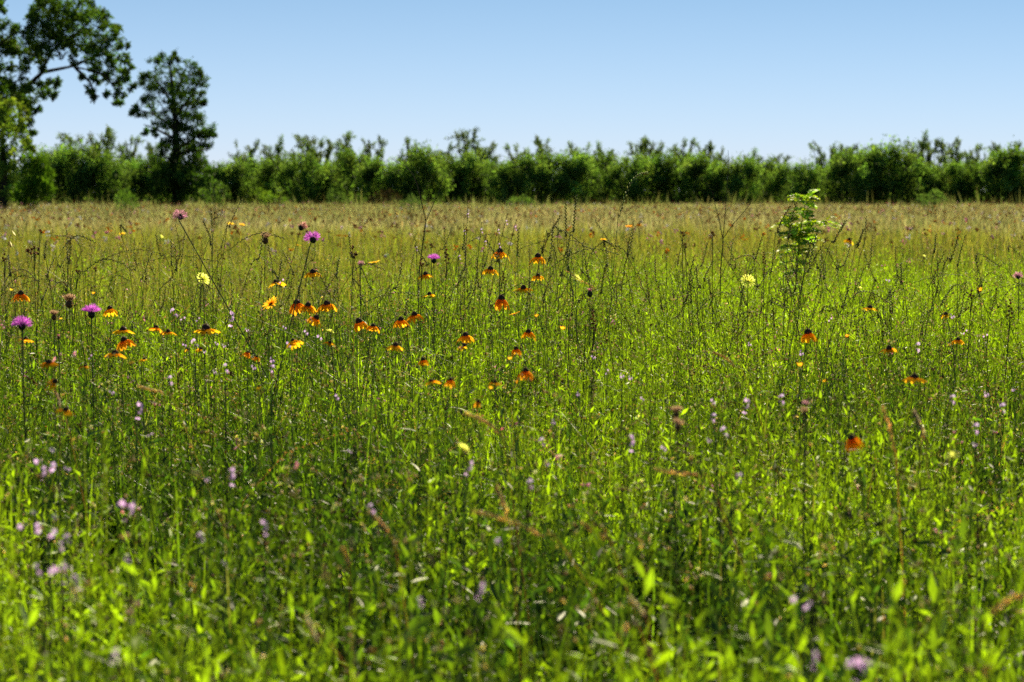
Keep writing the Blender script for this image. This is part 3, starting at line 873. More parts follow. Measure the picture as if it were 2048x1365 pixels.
LIL = [lilac(k, 20 + k, s) for k, s in ((2, .7), (3, .9), (4, 1.0), (5, 1.1), (6, 1.2), (7, 1.2))]
LILAC = [(346, 628, 16), (395, 640, 9), (460, 638, 20), (495, 661, 10), (388, 689, 16), (370, 692, 10), (410, 704, 10), (434, 689, 10), (449, 693, 10), (449, 738, 16),
         (338, 762, 16), (276, 822, 22), (225, 786, 13), (93, 931, 26), (84, 948, 20), (136, 940, 14), (461, 954, 24), (415, 960, 14), (252, 1017, 30), (63, 1057, 26),
         (93, 1061, 26), (132, 1080, 17), (120, 1093, 15), (72, 1141, 18), (118, 1145, 30), (152, 1166, 20), (225, 1312, 22), (256, 1123, 13), (400, 1076, 15), (527, 1057, 20),
         (449, 1129, 10), (741, 1019, 17), (578, 692, 14), (613, 668, 13), (640, 678, 14), (545, 722, 14), (541, 738, 15), (508, 737, 12), (430, 745, 10), (936, 936, 20),
         (1058, 970, 17), (996, 1087, 15), (838, 1205, 15), (958, 1182, 22), (1260, 887, 22), (1328, 900, 14), (1107, 846, 12), (1082, 886, 15), (1095, 930, 12), (1419, 882, 12),
         (1446, 866, 18), (1490, 812, 20), (1561, 800, 17), (1427, 806, 14), (1424, 836, 15), (1500, 690, 10), (1833, 695, 16), (1604, 708, 13), (1903, 800, 16), (1974, 790, 14),
         (2003, 818, 17), (1949, 858, 18), (1950, 891, 11), (1476, 957, 16), (1601, 1206, 26), (1716, 1334, 38), (1625, 1320, 22), (1188, 716, 11), (1214, 745, 9), (1245, 753, 13),
         (1262, 757, 12), (674, 797, 13), (365, 638, 9), (570, 657, 10), (563, 563, 9), (1906, 634, 12), (1930, 665, 9), (1777, 562, 10), (1970, 672, 9), (1285, 800, 10),
         (1157, 790, 10), (2028, 780, 10), (180, 715, 9), (300, 870, 9), (700, 905, 10), (1660, 640, 8)]
labs = place_labels(LILAC, 'lilac flower spike')
for (x, y, wpx), lab in zip(LILAC, labs):
    d = depth(y, None, .03, .54 if y > 650 else .6, 16); p = at(x, y, d); p[2] = max(p[2], .2)
    base = np.array([p[0] + rng.normal(0, .03), p[1] + rng.normal(0, .03), 0]); root = empty('lilac_flower', base, lab, 'flower', 'lilac flowers scattered through the grass')
    s = .60 * wpx * d / F; head = p - base
    stem_part(root, head + np.array([0, 0, s * .7]), .0011, (.07, .10, .035), 2 if wpx > 12 else 1, (.035, .007), (.08, .14, .03), .012)
    head_obj(root, 'florets', LIL[min(5, max(0, int(wpx / 5) - 1))], head, s, (0, rng.normal(0, .2)), rng.uniform(-.4, .4))

# tall branching vervain left of centre
VERV = [(935, 432, 930, 520), (962, 463, 950, 560), (928, 466, 935, 560), (1012, 446, 985, 530), (996, 464, 975, 540), (1030, 458, 1002, 545), (970, 487, 960, 560), (832, 499, 836, 560), (918, 516, 915, 590), (998, 492, 1000, 560)]
for (x, y, bx, by), lab in zip(VERV, place_labels(VERV, 'thin dark vervain stalk tipped with violet florets', 30)):
    d = 10.5; p = at(x, y, d); b0 = at(bx, by, d)
    base = np.array([b0[0] + (b0[0] - p[0]) * 1.6, p[1], 0]); root = empty('vervain', base, lab, 'flower', 'vervain stalks left of centre')
    top = p - base
    tip = top + np.array([(p[0] - b0[0]) * .12, 0, .04])
    mid_ = (b0 - base) * np.array([1, 0, 1])
    pts = bez((0, 0, 0), mid_, tip, 14)
    mb = MB(); tube(mb, pts, np.linspace(.0016, .0009, 14), (.06, .07, .03), 4); mb.build('stem', M_STEM, root)
    mb = MB(); tt = bez((0, 0, 0), mid_, tip, 60)[30:]
    grains(mb, tt + rng.normal(0, .0012, tt.shape), np.array([0, 0, 1.]) + rng.normal(0, .4, tt.shape), .004, .0018, vary((.10, .10, .05), 30, .3)); mb.build('seed_spike', M_SEED, root)
    head_obj(root, 'florets', LIL[2], top, .010, (0, 0), rng.uniform(-.3, .3))

# ------------------------------------------------------------------ brown rush seed clusters
def rush_clusters(offs, n, seed, rad=.5):
    r = np.random.default_rng(seed); mb = MB()
    for (ox, oz, s) in offs:
        k = max(8, int(n * s))
        P = norm(r.normal(size=(k, 3))) * r.uniform(.3, 1, (k, 1)) * rad * s + np.array([ox, 0, oz])
        D = P - np.array([ox, 0, oz - rad * s * .7])
        grains(mb, P, D, .13, .065, vary((.22, .085, .022), k, .4))
    return mb.mesh('seed_cluster', M_SEED)


RUSHM = {'one': rush_clusters([(0, 0, .8), (.25, -.5, .6)], 60, 1), 'wide': rush_clusters([(-.75, -.35, .55), (-.3, -.5, .5), (-.25, 0, .35), (.05, .25, .45), (.3, -.4, .5), (.7, .25, .4), (.75, -.35, .35)], 60, 2),
         'column': rush_clusters([(0, 1.6, .4), (.1, 1.1, .45), (-.25, .6, .5), (.2, .2, .55), (-.2, -.2, .55), (.3, -.6, .5), (-.3, -.9, .45), (.25, -1.3, .45)], 55, 3), 'stack': rush_clusters([(0, .7, .55), (-.2, -.1, .6), (.35, -.2, .6), (.05, -.6, .5)], 60, 4)}
RUSH = [(80, 461, 9, 'one', 'small rusty seed cluster on a straight stem above a wide cluster at far left'), (67, 500, 16, 'wide', 'wide spread of rusty seed clusters at far left'),
        (138, 483, 9, 'one', 'rusty seed cluster under a bent grass stalk at left'), (706, 506, 15, 'stack', 'stacked brown seed clusters right of the big magenta thistle'),
        (862, 490, 9, 'one', 'brown seed cluster right beside the dry forked stalk'), (893, 512, 11, 'column', 'tall brown seed column right of the small magenta thistle'),
        (843, 526, 10, 'stack', 'pale brown seed cluster left below the small magenta thistle'), (1365, 466, 10, 'one', 'rusty seed cluster left of the three-forked stalk, farther one'),
        (1425, 466, 10, 'one', 'rusty seed cluster left of the three-forked stalk, nearer one'), (1370, 489, 10, 'one', 'olive brown seed cluster under the farther rusty one'),
        (1187, 645, 12, 'column', 'tall brown seed column below the dark thistle bud'), (1528, 518, 8, 'column', 'slim brown seed column below the leafy sapling'),
        (1008, 558, 9, 'column', 'rusty seed column behind the tall central daisy stem'), (8, 516, 10, 'stack', 'pinkish brown seed cluster at the left picture edge'),
        (190, 537, 9, 'one', 'small brown seed cluster low between left grass stalks'), (155, 541, 10, 'stack', 'ochre seed cluster under the rusty one at left'), (137, 516, 10, 'one', 'pale ochre seed cluster midway down a left stem'),
        (1943, 590, 11, 'stack', 'ochre seed cluster left of the leaning yellow daisy bud'), (2020, 620, 12, 'column', 'brown seed column near the right edge'), (1171, 650, 6, 'one', 'tiny rust seed cluster left of the brown column'),
        (1625, 1190, 14, 'column', 'blurred rusty seed column low at right')]
for x, y, rp, kind, lab in RUSH:
    d = depth(y, None, h=.58, mx=10.5); p = at(x, y, d); p[2] = max(p[2], .2); s = rp * d / F
    base = np.array([p[0] - rng.normal(0.02, .03), p[1], 0]); root = empty('rush', base, lab, 'plant', 'rushes with brown seed clusters')
    head = p - base
    mb = MB()
    end = head + np.array([0, 0, -s * (1.2 if kind == 'column' else .4)])
    pts = bez((0, 0, 0), end * np.array([.6, 0, .5]), end, 9); tube(mb, pts, .0016, (.06, .07, .025), 4)
    if kind in ('wide', 'stack', 'column'):
        for ox, oz in ((-.75, -.35), (.7, .2), (.3, -.4), (0, 1.2 if kind == 'column' else .3)):
            tube(mb, bez(pts[7], end + np.array([ox * s * .4, 0, oz * s * .3]), head + np.array([ox * s, 0, oz * s - .3 * s]), 5), .001, (.06, .06, .025), 3)
    mb.build('stem', M_STEM, root)
    head_obj(root, 'seed_cluster', RUSHM[kind], head, s, (0, rng.normal(0, .1)), rng.normal(0, .3))

# ------------------------------------------------------------------ green spiky buds
mb = MB(); r = np.random.default_rng(31)
dome(mb, .3, .32, 0, (.06, .09, .025), 9, 5, .05, True)
k = 16; a = np.arange(k) * 2 * PI / k + r.normal(0, .1, k)
leaves(mb, np.stack([.2 * np.cos(a), .2 * np.sin(a), np.full(k, -.1)], 1), np.stack([np.cos(a), np.sin(a), r.uniform(-.2, .5, k)], 1), .85, .17, vary((.10, .15, .04), k, .2), fold=.15)
BUDM = mb.mesh('bud_head', M_LEAF)
BUDS = [(690, 668, 12), (739, 677, 12), (755, 696, 12), (683, 697, 12), (698, 706, 11), (709, 694, 10), (705, 725, 12), (749, 730, 13), (787, 742, 16), (815, 679, 12),
        (838, 677, 12), (901, 673, 11), (746, 563, 12), (920, 551, 13), (670, 582, 12), (935, 582, 14), (991, 586, 12), (986, 645, 13), (982, 671, 13), (1105, 684, 12),
        (1054, 607, 12), (1134, 632, 15), (1085, 658, 14), (1284, 768, 14), (1331, 802, 20), (1386, 711, 17), (1392, 774, 15), (1660, 697, 13), (1640, 703, 14), (1704, 786, 16),
        (1575, 1066, 28), (1721, 1066, 26), (1660, 1036, 24), (1940, 1020, 26), (720, 742, 12), (770, 760, 12), (855, 610, 11), (1150, 655, 12)]
for (x, y, wpx), lab in zip(BUDS, place_labels(BUDS, 'spiky green daisy bud')):
    d = depth(y, None, h=.56, mx=12); p = at(x, y, d); s = .5 * wpx * d / F * 1.15
    base = np.array([p[0] + rng.normal(0, .02), p[1] + rng.normal(0, .02), 0]); root = empty('green_bud', base, lab, 'flower bud', 'green buds on straight stems')
    head = p - base
    stem_part(root, head, .0013, (.11, .15, .045), 2, (.05, .010), (.09, .15, .03), .045)
    head_obj(root, 'bud_head', BUDM, head, s, (rng.normal(0, .2), rng.normal(0, .2)), rng.uniform(0, 6))

# ------------------------------------------------------------------ single grass stalks
def spike_stalk(name, label, group, pts_px, d, spike_from=.55, k=26, gl=.006, gr=.0021, rad=.0010, col=(.085, .105, .032), scol=(.19, .19, .06), mats=(None, None), root_dx=0, cat='grass stalk'):
    W = np.array([at(px, py, d) for px, py in pts_px])
    if len(W) > 2: W[1:, 1] += np.linspace(.0, rng.normal(0, .04), len(W) - 1)
    dn = W[0] - W[1]
    fx = W[0][0] + (dn[0] / max(.02, -dn[2]) * W[0][2] * .5 if dn[2] < 0 else 0) + root_dx
    foot = np.array([fx, W[0][1], 0.0])
    base = foot
    Q = np.vstack([foot, W]) - base
    # Catmull-Rom through the points
    Pp = np.vstack([2 * Q[0] - Q[1], Q, 2 * Q[-1] - Q[-2]])
    pts = []
    for i in range(1, len(Pp) - 2):
        for t in np.linspace(0, 1, 10, endpoint=False):
            a, b, c, e = Pp[i - 1], Pp[i], Pp[i + 1], Pp[i + 2]
            pts.append(.5 * ((2 * b) + (c - a) * t + (2 * a - 5 * b + 4 * c - e) * t * t + (3 * b - a - 3 * c + e) * t ** 3))
    pts.append(Pp[-2]); pts = np.array(pts)
    root = empty(name, base, label, cat, group)
    mb = MB(); tube(mb, pts, np.linspace(rad * 1.2, rad * .7, len(pts)), vary(col, 1, .15)[0], 4); mb.build('stem', mats[0] or M_STEM, root)
    x = np.linspace(spike_from, .995, k) * (len(pts) - 1); i0 = np.minimum(x.astype(int), len(pts) - 2); fr = (x - i0)[:, None]
    c = pts[i0] * (1 - fr) + pts[i0 + 1] * fr; tg = norm(pts[i0 + 1] - pts[i0])
    sd_ = norm(np.cross(tg, np.array([.15, 1, .1]))); sg = np.where(np.arange(k) % 2 == 0, 1, -1)[:, None]
    D = norm(tg + sd_ * sg * .4 + rng.normal(0, .08, c.shape))
    mb = MB(); grains(mb, c + D * gl * .8, D, gl, gr, vary(scol, k, .3)); mb.build('seed_spike', mats[1] or M_SEED, root)
    return root


G = 'tall green ryegrass spikes'
spike_stalk('ryegrass', 'tall green grass spike bent over to the right against the far trees', G, [(1232, 480), (1240, 430), (1258, 375), (1278, 352), (1297, 346)], 8.5, .42, 30, .0075, .003, scol=(.22, .25, .07))
spike_stalk('ryegrass', 'tall upright ryegrass spike reaching the foot of the trees, right of a twin', G, [(1143, 520), (1147, 460), (1152, 395)], 9, .6, 24, .0075, .003)
spike_stalk('ryegrass', 'tall upright ryegrass spike left of its slightly taller twin', G, [(1134, 520), (1132, 470), (1131, 406)], 9, .6, 24, .007, .0026)
spike_stalk('ryegrass', 'slanting dark ryegrass spike left of the leafy sapling', G, [(1545, 520), (1556, 460), (1576, 415)], 8.5, .55, 24, .007, .0026)
spike_stalk('ryegrass', 'dark ryegrass spike touching the left side of the leafy sapling', G, [(1572, 540), (1578, 470), (1590, 408)], 8.5, .55, 24, .007, .0026)
spike_stalk('ryegrass', 'dark ryegrass spike leaning right, right of the leafy sapling', G, [(1645, 540), (1670, 480), (1693, 443)], 8.5, .5, 24, .007, .0026)
spike_stalk('ryegrass', 'long thin ryegrass stalk rising right of the small orange daisy by the sapling', G, [(1712, 560), (1728, 490), (1733, 435)], 9, .6, 18, .005, .002)
spike_stalk('ryegrass', 'ryegrass spike leaning right beside the distant orange daisy group', G, [(448, 500), (460, 450), (478, 402)], 9, .55, 18, .006, .002)
spike_stalk('ryegrass', 'upright ryegrass spike right of the faded pink thistle', G, [(425, 500), (424, 460), (424, 418)], 9, .6, 18, .006, .002)
spike_stalk('ryegrass', 'arching pale ryegrass stalk bending right over the lime patch', G, [(1660, 680), (1700, 600), (1740, 585), (1800, 620)], 8, .5, 30, .006, .0018, scol=(.3, .27, .12))
spike_stalk('ryegrass', 'arching pale ryegrass stalk bending left near the leftmost thistle', G, [(82, 600), (70, 560), (45, 540), (15, 548)], 9, .45, 26, .006, .0018, scol=(.33, .27, .14))
spike_stalk('ryegrass', 'arching pale ryegrass stalk above the tan thistle seed head', G, [(146, 600), (135, 572), (122, 564), (108, 576)], 8.5, .5, 22, .005, .0017, scol=(.4, .33, .2))
spike_stalk('ryegrass', 'pale ryegrass stalk arching right over the wide yellow flower at right centre', G, [(1440, 560), (1470, 520), (1500, 512), (1520, 530)], 9, .45, 24, .006, .002, scol=(.4, .36, .2))
spike_stalk('ryegrass', 'brown jagged ryegrass stalk with white spikelets bending left at far left', G, [(165, 540), (158, 490), (140, 474), (116, 472)], 9.5, .5, 22, .007, .002, scol=(.4, .38, .25))
ZONES = [((10, 210), (460, 600), 20, 'left of the two magenta thistles at left'), ((200, 500), (440, 600), 32, 'below the faded pink thistle'), ((500, 800), (470, 600), 24, 'around the trio of daisies in a row'),
         ((800, 1100), (460, 600), 28, 'among the tall central daisies'), ((1100, 1330), (440, 600), 40, 'under the tall bent grass spike'), ((1330, 1560), (470, 640), 44, 'below the three-forked dry stalk'),
         ((1560, 1760), (470, 640), 36, 'around the leafy sapling foot'), ((1760, 2040), (480, 640), 36, 'at the right end of the meadow')]
for (xa, xb), (ya, yb), n, ph in ZONES:
    for i in range(n):
        x = rng.uniform(xa, xb); y = rng.uniform(ya, yb) - 10; ln_ = rng.uniform(60, 120); dx = rng.normal(0, 24) + 7
        if rng.uniform() < .14:
            pp = [(x - dx * 2, y + ln_), (x - dx * .3, y + ln_ * .35), (x + dx * 1.4 + 12, y + 4), (x + dx * 2.5 + 34, y + 14)]
        else:
            pp = [(x - dx + rng.normal(0, 8), y + ln_), (x - dx * .45 + rng.normal(0, 5), y + ln_ * .5), (x, y)]
        spike_stalk('ryegrass', 'thin dark ryegrass stalk ' + ph, 'ryegrass stalks ' + ph, pp, rng.uniform(8, 12.5), rng.uniform(.4, .55), 22, rng.uniform(.0055, .0075), .0022, .0009)

# blurred pale and tan dry stalks in the foreground
G = 'dry tan grass spikes near the viewer'
DRY = [([(1015, 930), (998, 868), (965, 842), (930, 828)], 4.4, 'pale dry grass spike leaning left just below centre'),
       ([(1440, 1010), (1400, 955), (1360, 946), (1312, 937)], 4.0, 'pale blurred grass spike pointing left at right centre'),
       ([(800, 1150), (778, 1070), (760, 1048), (740, 1030)], 3.6, 'blurred tan spike leaning left below the lower lilac at centre'),
       ([(1025, 1110), (1015, 1035), (1005, 1005), (995, 980)], 3.7, 'blurred pinkish dry stalk, upright at lower centre'),
       ([(1150, 1130), (1080, 1070), (1010, 1040), (950, 1025)], 3.6, 'long pale grass arch bending left at lower centre'),
       ([(1230, 1110), (1210, 1080), (1185, 1060), (1165, 1045)], 3.6, 'short pale spike leaning left, right of the long arch'),
       ([(1795, 960), (1788, 900), (1775, 850), (1762, 815)], 4.2, 'brown blurred dry stalk standing upright right of the folded daisy'),
       ([(1855, 930), (1850, 880), (1843, 850), (1838, 830)], 4.4, 'short brown dry stalk right of the taller brown one'),
       ([(1960, 1290), (1985, 1230), (2015, 1195), (2047, 1180)], 2.9, 'blurred brown grass spike leaning out at the right edge'),
       ([(1975, 1400), (1972, 1345), (1970, 1325)], 2.8, 'blurred pinkish spike at the bottom edge near the right corner'),
       ([(140, 870), (120, 820), (110, 800), (95, 785)], 5.2, 'tan bent dry stalk below the blurred yellow daisy'),
       ([(690, 1330), (640, 1290), (620, 1270), (605, 1250)], 2.9, 'blurred white grass stalk leaning left at bottom left centre'),
       ([(700, 1180), (695, 1120), (690, 1090)], 3.3, 'blurred brown upright stalk at lower left centre'),
       ([(1300, 1270), (1290, 1240), (1278, 1225), (1265, 1215)], 3.0, 'white blurred stalk leaning left at lower right centre'),
       ([(360, 830), (330, 790), (300, 782), (270, 776)], 5.4, 'pale grass spike bending left above the lilac cluster at left'),
       ([(1205, 620), (1190, 580), (1160, 560), (1130, 540)], 9, 'thin dry stalk leaning left beside the dark thistle bud'),
       ([(1500, 780), (1470, 735), (1450, 715), (1428, 705)], 6, 'dry pale stalk leaning left on the lower lime patch')]
for pp, d, lab in DRY:
    spike_stalk('dry_grass_stalk', lab, G, pp, d, .5, 34, .0055, .0014, .0008, (.36, .27, .13), (.55, .45, .27), (M_STRAW, M_STRAW))

# pale oat spikelets at the far left edge
root = empty('wild_oat', at(-10, 520, 8) * np.array([1, 1, 0]), 'wild oat with drooping white spikelets at the left edge', 'grass stalk')
hp = at(45, 432, 8) - np.array(root.location); m1 = at(0, 435, 8) - np.array(root.location)
pts = bez((0, 0, 0), m1 + np.array([0, 0, .05]), hp, 16)
mb = MB(); tube(mb, pts, .0009, (.25, .22, .1), 3); mb.build('stem', M_STEM, root)
mb = MB(); q = pts[9:]; leaves(mb, q, np.tile([[.35, 0, -1.]], (len(q), 1)) + rng.normal(0, .2, q.shape), .024, .004, (.6, .55, .42)); mb.build('foliage', M_STRAW, root)

# dry forked stalks
def forked(label, lines, d, foot_px):
    b = at(foot_px, 500, d); base = np.array([b[0], b[1], 0]); root = empty('dry_forked_stalk', base, label, 'dry plant', 'dry forked weed stalks')
    for i, (pp, r0, r1) in enumerate(lines):
        W = np.array([at(x, y, d) for x, y in pp]) - base
        if i == 0: W = np.vstack([[0, 0, 0], W])
        mb = MB(); tube(mb, W, np.linspace(r0, r1, len(W)) * 1.35, (.05, .04, .022), 5)
        mb.build('stem' if i == 0 else 'branch', M_BARK, root)
    return root


forked('tall dark dry stalk forking into two bare branches left of centre',
       [([(838, 545), (845, 490), (852, 443)], .003, .0024), ([(852, 443), (843, 405), (834, 370), (826, 350), (812, 335), (790, 323)], .0023, .0009), ([(852, 443), (864, 415), (876, 390), (885, 362), (886, 340)], .002, .0007), ([(826, 350), (815, 336), (806, 330)], .0012, .0009)], 14, 834)
r_ = forked('tall dry stalk forking into three thin dark branches against the right trees',
            [([(1441, 540), (1445, 500), (1446, 478)], .0028, .0024), ([(1446, 478), (1438, 440), (1430, 410), (1426, 388), (1414, 366)], .002, .0008), ([(1446, 478), (1450, 430), (1454, 380), (1458, 320), (1456, 300)], .002, .0007), ([(1446, 478), (1465, 450), (1485, 428), (1501, 407)], .002, .001)], 14, 1440)

# ------------------------------------------------------------------ feathery sapling
d = 15.0
base = at(1588, 600, d); base[2] = 0
root = empty('feathery_sapling', base, 'bright green sapling with feathery fern-like fronds rising above the meadow at right', 'sapling')
topw = at(1612, 400, d) - base; mids = at(1592, 480, d) - base
ms_ = MB(); pts = bez((0, 0, 0), mids, topw, 14); tube(ms_, pts, np.linspace(.007, .002, 14), (.10, .10, .04), 6)
p2 = bez(pts[7], pts[9] + np.array([.05, 0, .03]), at(1640, 450, d) - base, 8); tube(ms_, p2, np.linspace(.0025, .0012, 8), (.10, .10, .04), 5)
p3 = bez(pts[6], pts[8] + np.array([-.04, .02, .02]), at(1575, 440, d) - base, 8); tube(ms_, p3, np.linspace(.0025, .0012, 8), (.10, .10, .04), 5)
ms_.build('stem', M_STEM, root)
att = [(pts[i], a) for i in range(4, 14) for a in rng.uniform(0, 6.28, 4 if i < 7 else 5)] + [(q, a) for q in list(p2[1:]) + list(p3[1:]) for a in rng.uniform(0, 6.28, 4)]
for q, a in att:
    el = rng.uniform(.1, .9); Lf = rng.uniform(.08, .155)
    dv = np.array([math.cos(a), math.sin(a), 0])
    end = q + dv * Lf * math.cos(el) * 1.1 + np.array([0, 0, Lf * (math.sin(el) - .35)])
    cu = bez(q, q + dv * Lf * .45 + np.array([0, 0, Lf * .5 * math.sin(el) + .02]), end, 16)
    mb = MB(); tube(mb, cu, .0008, (.10, .13, .03), 3)
    tg = norm(np.gradient(cu, axis=0))[3:]
    sd_ = norm(np.cross(tg, [0, 0, 1.]))
    ll = .042 * np.sin(np.linspace(.6, PI - .25, 13))
    cc = vary((.29, .36, .028), 1, .25)[0]
    for sg in (-1, 1):
        leaves(mb, cu[3:], sd_ * sg + tg * .35 + np.array([0, 0, .1]), ll, .017, vary(cc, 13, .12), np.tile([[0, -.5, .8]], (13, 1)) + rng.normal(0, .5, (13, 3)), .1)
    mb.build('frond', M_LEAF, root)
mb = MB(); tq = pts[-1]
leaves(mb, np.repeat(tq[None], 14, 0) + rng.normal(0, .008, (14, 3)), rng.normal(0, .6, (14, 3)) + np.array([0, 0, .8]), .032, .012, vary((.28, .36, .03), 14, .15)); mb.build('shoot_tip', M_LEAF, root)

# ------------------------------------------------------------------ trees
def cloud(n, c, r, shell=.35):
    v = norm(rng.normal(size=(n, 3))) * (rng.uniform(shell ** 3, 1, (n, 1)) ** (1 / 3))
    return np.asarray(c) + v * np.asarray(r)


def crown_clumps(clumps, per, lsz, col, wr=.5, sprays=7):
    """each clump: a handful of sprays, each spray a twig's worth of leaves; gaps stay between sprays"""
    mb = MB()
    for (c, r, k) in clumps:
        ns = max(3, int(sprays * k))
        S = cloud(ns, c, r, .2)
        n = int(per * k / sprays * ns / k)
        for s in S:
            m = max(4, int(per / sprays * rng.uniform(.6, 1.4)))
            P = s + rng.normal(0, 1, (m, 3)) * np.asarray(r) * .2
            D = rng.normal(0, 1, (m, 3)) + np.array([0, 0, -.1])
            L_ = lsz * rng.uniform(.6, 1.3, m)
            cc = vary(col, 1, .2, .06)[0]
            leaves(mb, P, D, L_, L_ * wr, vary(cc, m, .18, .04), rng.normal(size=(m, 3)), .15)
    return mb


def px_clumps(L_, d, base, rz=1.0, depth_r=1.0):
    out_ = []
    s = d / F
    for x, y, r in L_:
        p = at(x, y, d + rng.uniform(-1, 1) * depth_r) - base
        out_.append((p, (r * s * 1.0, r * s * 1.2, r * s * rz), 1.0 * (r / 30) ** 2))
    return out_


BARKC = (.028, .022, .016)
# lone dark tree
d = 118.0; base = at(355, 400, d); base[2] = 0; s = d / F
root = empty('lone_tree', base, 'tall dark slender tree with open leafy crown standing alone left of the treeline', 'tree')
tr = MB()
TP = lambda x, y, dy=0: at(x, y, d + dy) - base
trunk = np.vstack([[0, 0, 0], TP(355, 395), TP(354, 340), TP(352, 290), TP(350, 230), TP(345, 180), TP(340, 130)])
tube(tr, trunk, [.36, .3, .25, .2, .15, .1, .04], BARKC, 8)
limbs = [((352, 260), (300, 215), (262, 222)), ((352, 280), (310, 255), (288, 250)), ((351, 230), (390, 190), (405, 150)), ((349, 215), (320, 170), (305, 150)), ((353, 300), (400, 270), (420, 255)),
         ((353, 310), (390, 300), (418, 300)), ((353, 330), (330, 315), (315, 300)), ((348, 195), (370, 150), (375, 125)), ((354, 345), (330, 350), (320, 340)), ((354, 345), (385, 345), (400, 330))]
for a, b, c in limbs:
    tube(tr, bez(TP(*a), TP(*b, rng.uniform(-1, 1)), TP(*c, rng.uniform(-1.5, 1.5)), 7), np.linspace(.09, .025, 7), BARKC, 5)
tr.build('trunk', M_BARK, root)
LT = [(332, 122, 18), (350, 115, 12), (375, 135, 24), (398, 140, 14), (310, 130, 14), (300, 155, 22), (335, 155, 26), (365, 170, 26), (395, 170, 20), (285, 150, 10), (318, 185, 24), (290, 190, 18), (350, 195, 24), (380, 200, 24), (400, 195, 14),
      (268, 180, 10), (335, 220, 24), (365, 225, 24), (395, 222, 20), (406, 205, 9), (300, 215, 14), (272, 212, 11), (262, 222, 9), (283, 235, 14), (303, 240, 16), (290, 258, 10), (325, 250, 18), (345, 255, 18), (375, 252, 22), (400, 250, 22), (418, 258, 15), (425, 265, 9),
      (310, 262, 10), (370, 280, 22), (395, 282, 22), (415, 285, 14), (335, 285, 16), (315, 290, 16), (345, 310, 22), (320, 315, 20), (375, 310, 26), (405, 310, 22), (335, 340, 24), (315, 345, 16), (365, 340, 26), (395, 340, 24), (345, 370, 28), (375, 372, 30), (325, 372, 24), (355, 388, 26), (395, 365, 24), (335, 350, 26), (370, 350, 28), (390, 385, 20), (325, 390, 18), (350, 330, 24), (400, 320, 24), (412, 335, 16)]
mb = crown_clumps(px_clumps(LT, d, base, 1.0, 1.3), 760, .165, (.045, .085, .014), .5, 14); mb.build('crown', M_TREE, root)

# big arching tree at the left edge
d = 105.0; base = at(-70, 420, d); base[2] = 0
TP = lambda x, y, dy=0: at(x, y, d + dy) - base
root = empty('arching_tree', base, 'large tree reaching in from the left edge with one dark limb arching right', 'tree')
tr = MB()
tube(tr, np.vstack([[0, 0, 0], TP(-68, 330), TP(-55, 250), TP(-35, 180), TP(-30, 100), TP(-35, 0), TP(-40, -80)]), [.5, .42, .36, .3, .22, .15, .06], BARKC, 8)
for a in ([(-45, 215), (20, 205), (60, 168), (85, 145), (120, 138), (145, 133), (175, 140)], [(80, 150), (95, 120), (110, 95), (120, 60), (130, 20)], [(145, 133), (185, 115), (215, 90), (235, 70)], [(150, 135), (180, 165), (192, 195), (188, 208)], [(175, 140), (210, 150), (232, 180), (238, 205)],
          [(110, 95), (150, 70), (180, 40)], [(-30, 120), (10, 80), (40, 60)], [(-45, 220), (0, 240), (50, 230)], [(-35, 60), (0, 20), (20, -20)]):
    W = np.array([TP(x, y, i * .25) for i, (x, y) in enumerate(a)])
    tube(tr, W, np.linspace(.15 if len(a) > 6 else .08, .03, len(W)), BARKC, 6)
tr.build('trunk', M_BARK, root)
LT = [(70, 15, 26), (100, 8, 28), (95, 35, 28), (125, 30, 30), (150, 12, 24), (160, 40, 28), (130, 60, 30), (100, 65, 26), (75, 45, 20), (185, 15, 20), (190, 45, 26), (210, 30, 16), (215, 60, 22), (235, 62, 16), (170, 75, 26), (145, 90, 26), (110, 95, 28), (75, 80, 24), (60, 70, 18), (200, 90, 26), (230, 85, 20), (245, 95, 12),
      (180, 110, 24), (150, 120, 14), (215, 118, 26), (240, 118, 16), (225, 145, 22), (245, 150, 14), (205, 150, 18), (190, 165, 12), (180, 180, 11), (190, 198, 12), (165, 158, 8), (228, 170, 16), (238, 190, 12), (238, 208, 8), (210, 185, 9), (255, 160, 9), (255, 130, 9), (60, 105, 24), (85, 115, 22), (75, 140, 14),
      (10, 60, 22), (25, 85, 24), (5, 95, 24), (35, 60, 14), (35, 110, 22), (10, 120, 26), (5, 145, 22), (40, 135, 16), (10, 15, 10), (0, 5, 10), (-20, 40, 30), (-40, 0, 40), (-60, 80, 40), (-80, 20, 50),
      (55, 170, 20), (80, 165, 16), (100, 170, 14), (115, 165, 8), (35, 180, 26), (10, 180, 28), (65, 190, 22), (90, 190, 16), (110, 192, 8), (30, 205, 26), (60, 212, 20), (75, 215, 12), (5, 215, 26), (40, 232, 20), (60, 235, 12), (15, 245, 22), (50, 258, 12), (66, 262, 7), (-40, 150, 50), (-70, 200, 50), (-30, 230, 40), (55, 285, 10), (-60, -60, 50)]
mb = crown_clumps(px_clumps(LT, d, base, 1.0, 1.4), 680, .17, (.055, .10, .016), .5, 13); mb.build('crown', M_TREE, root)

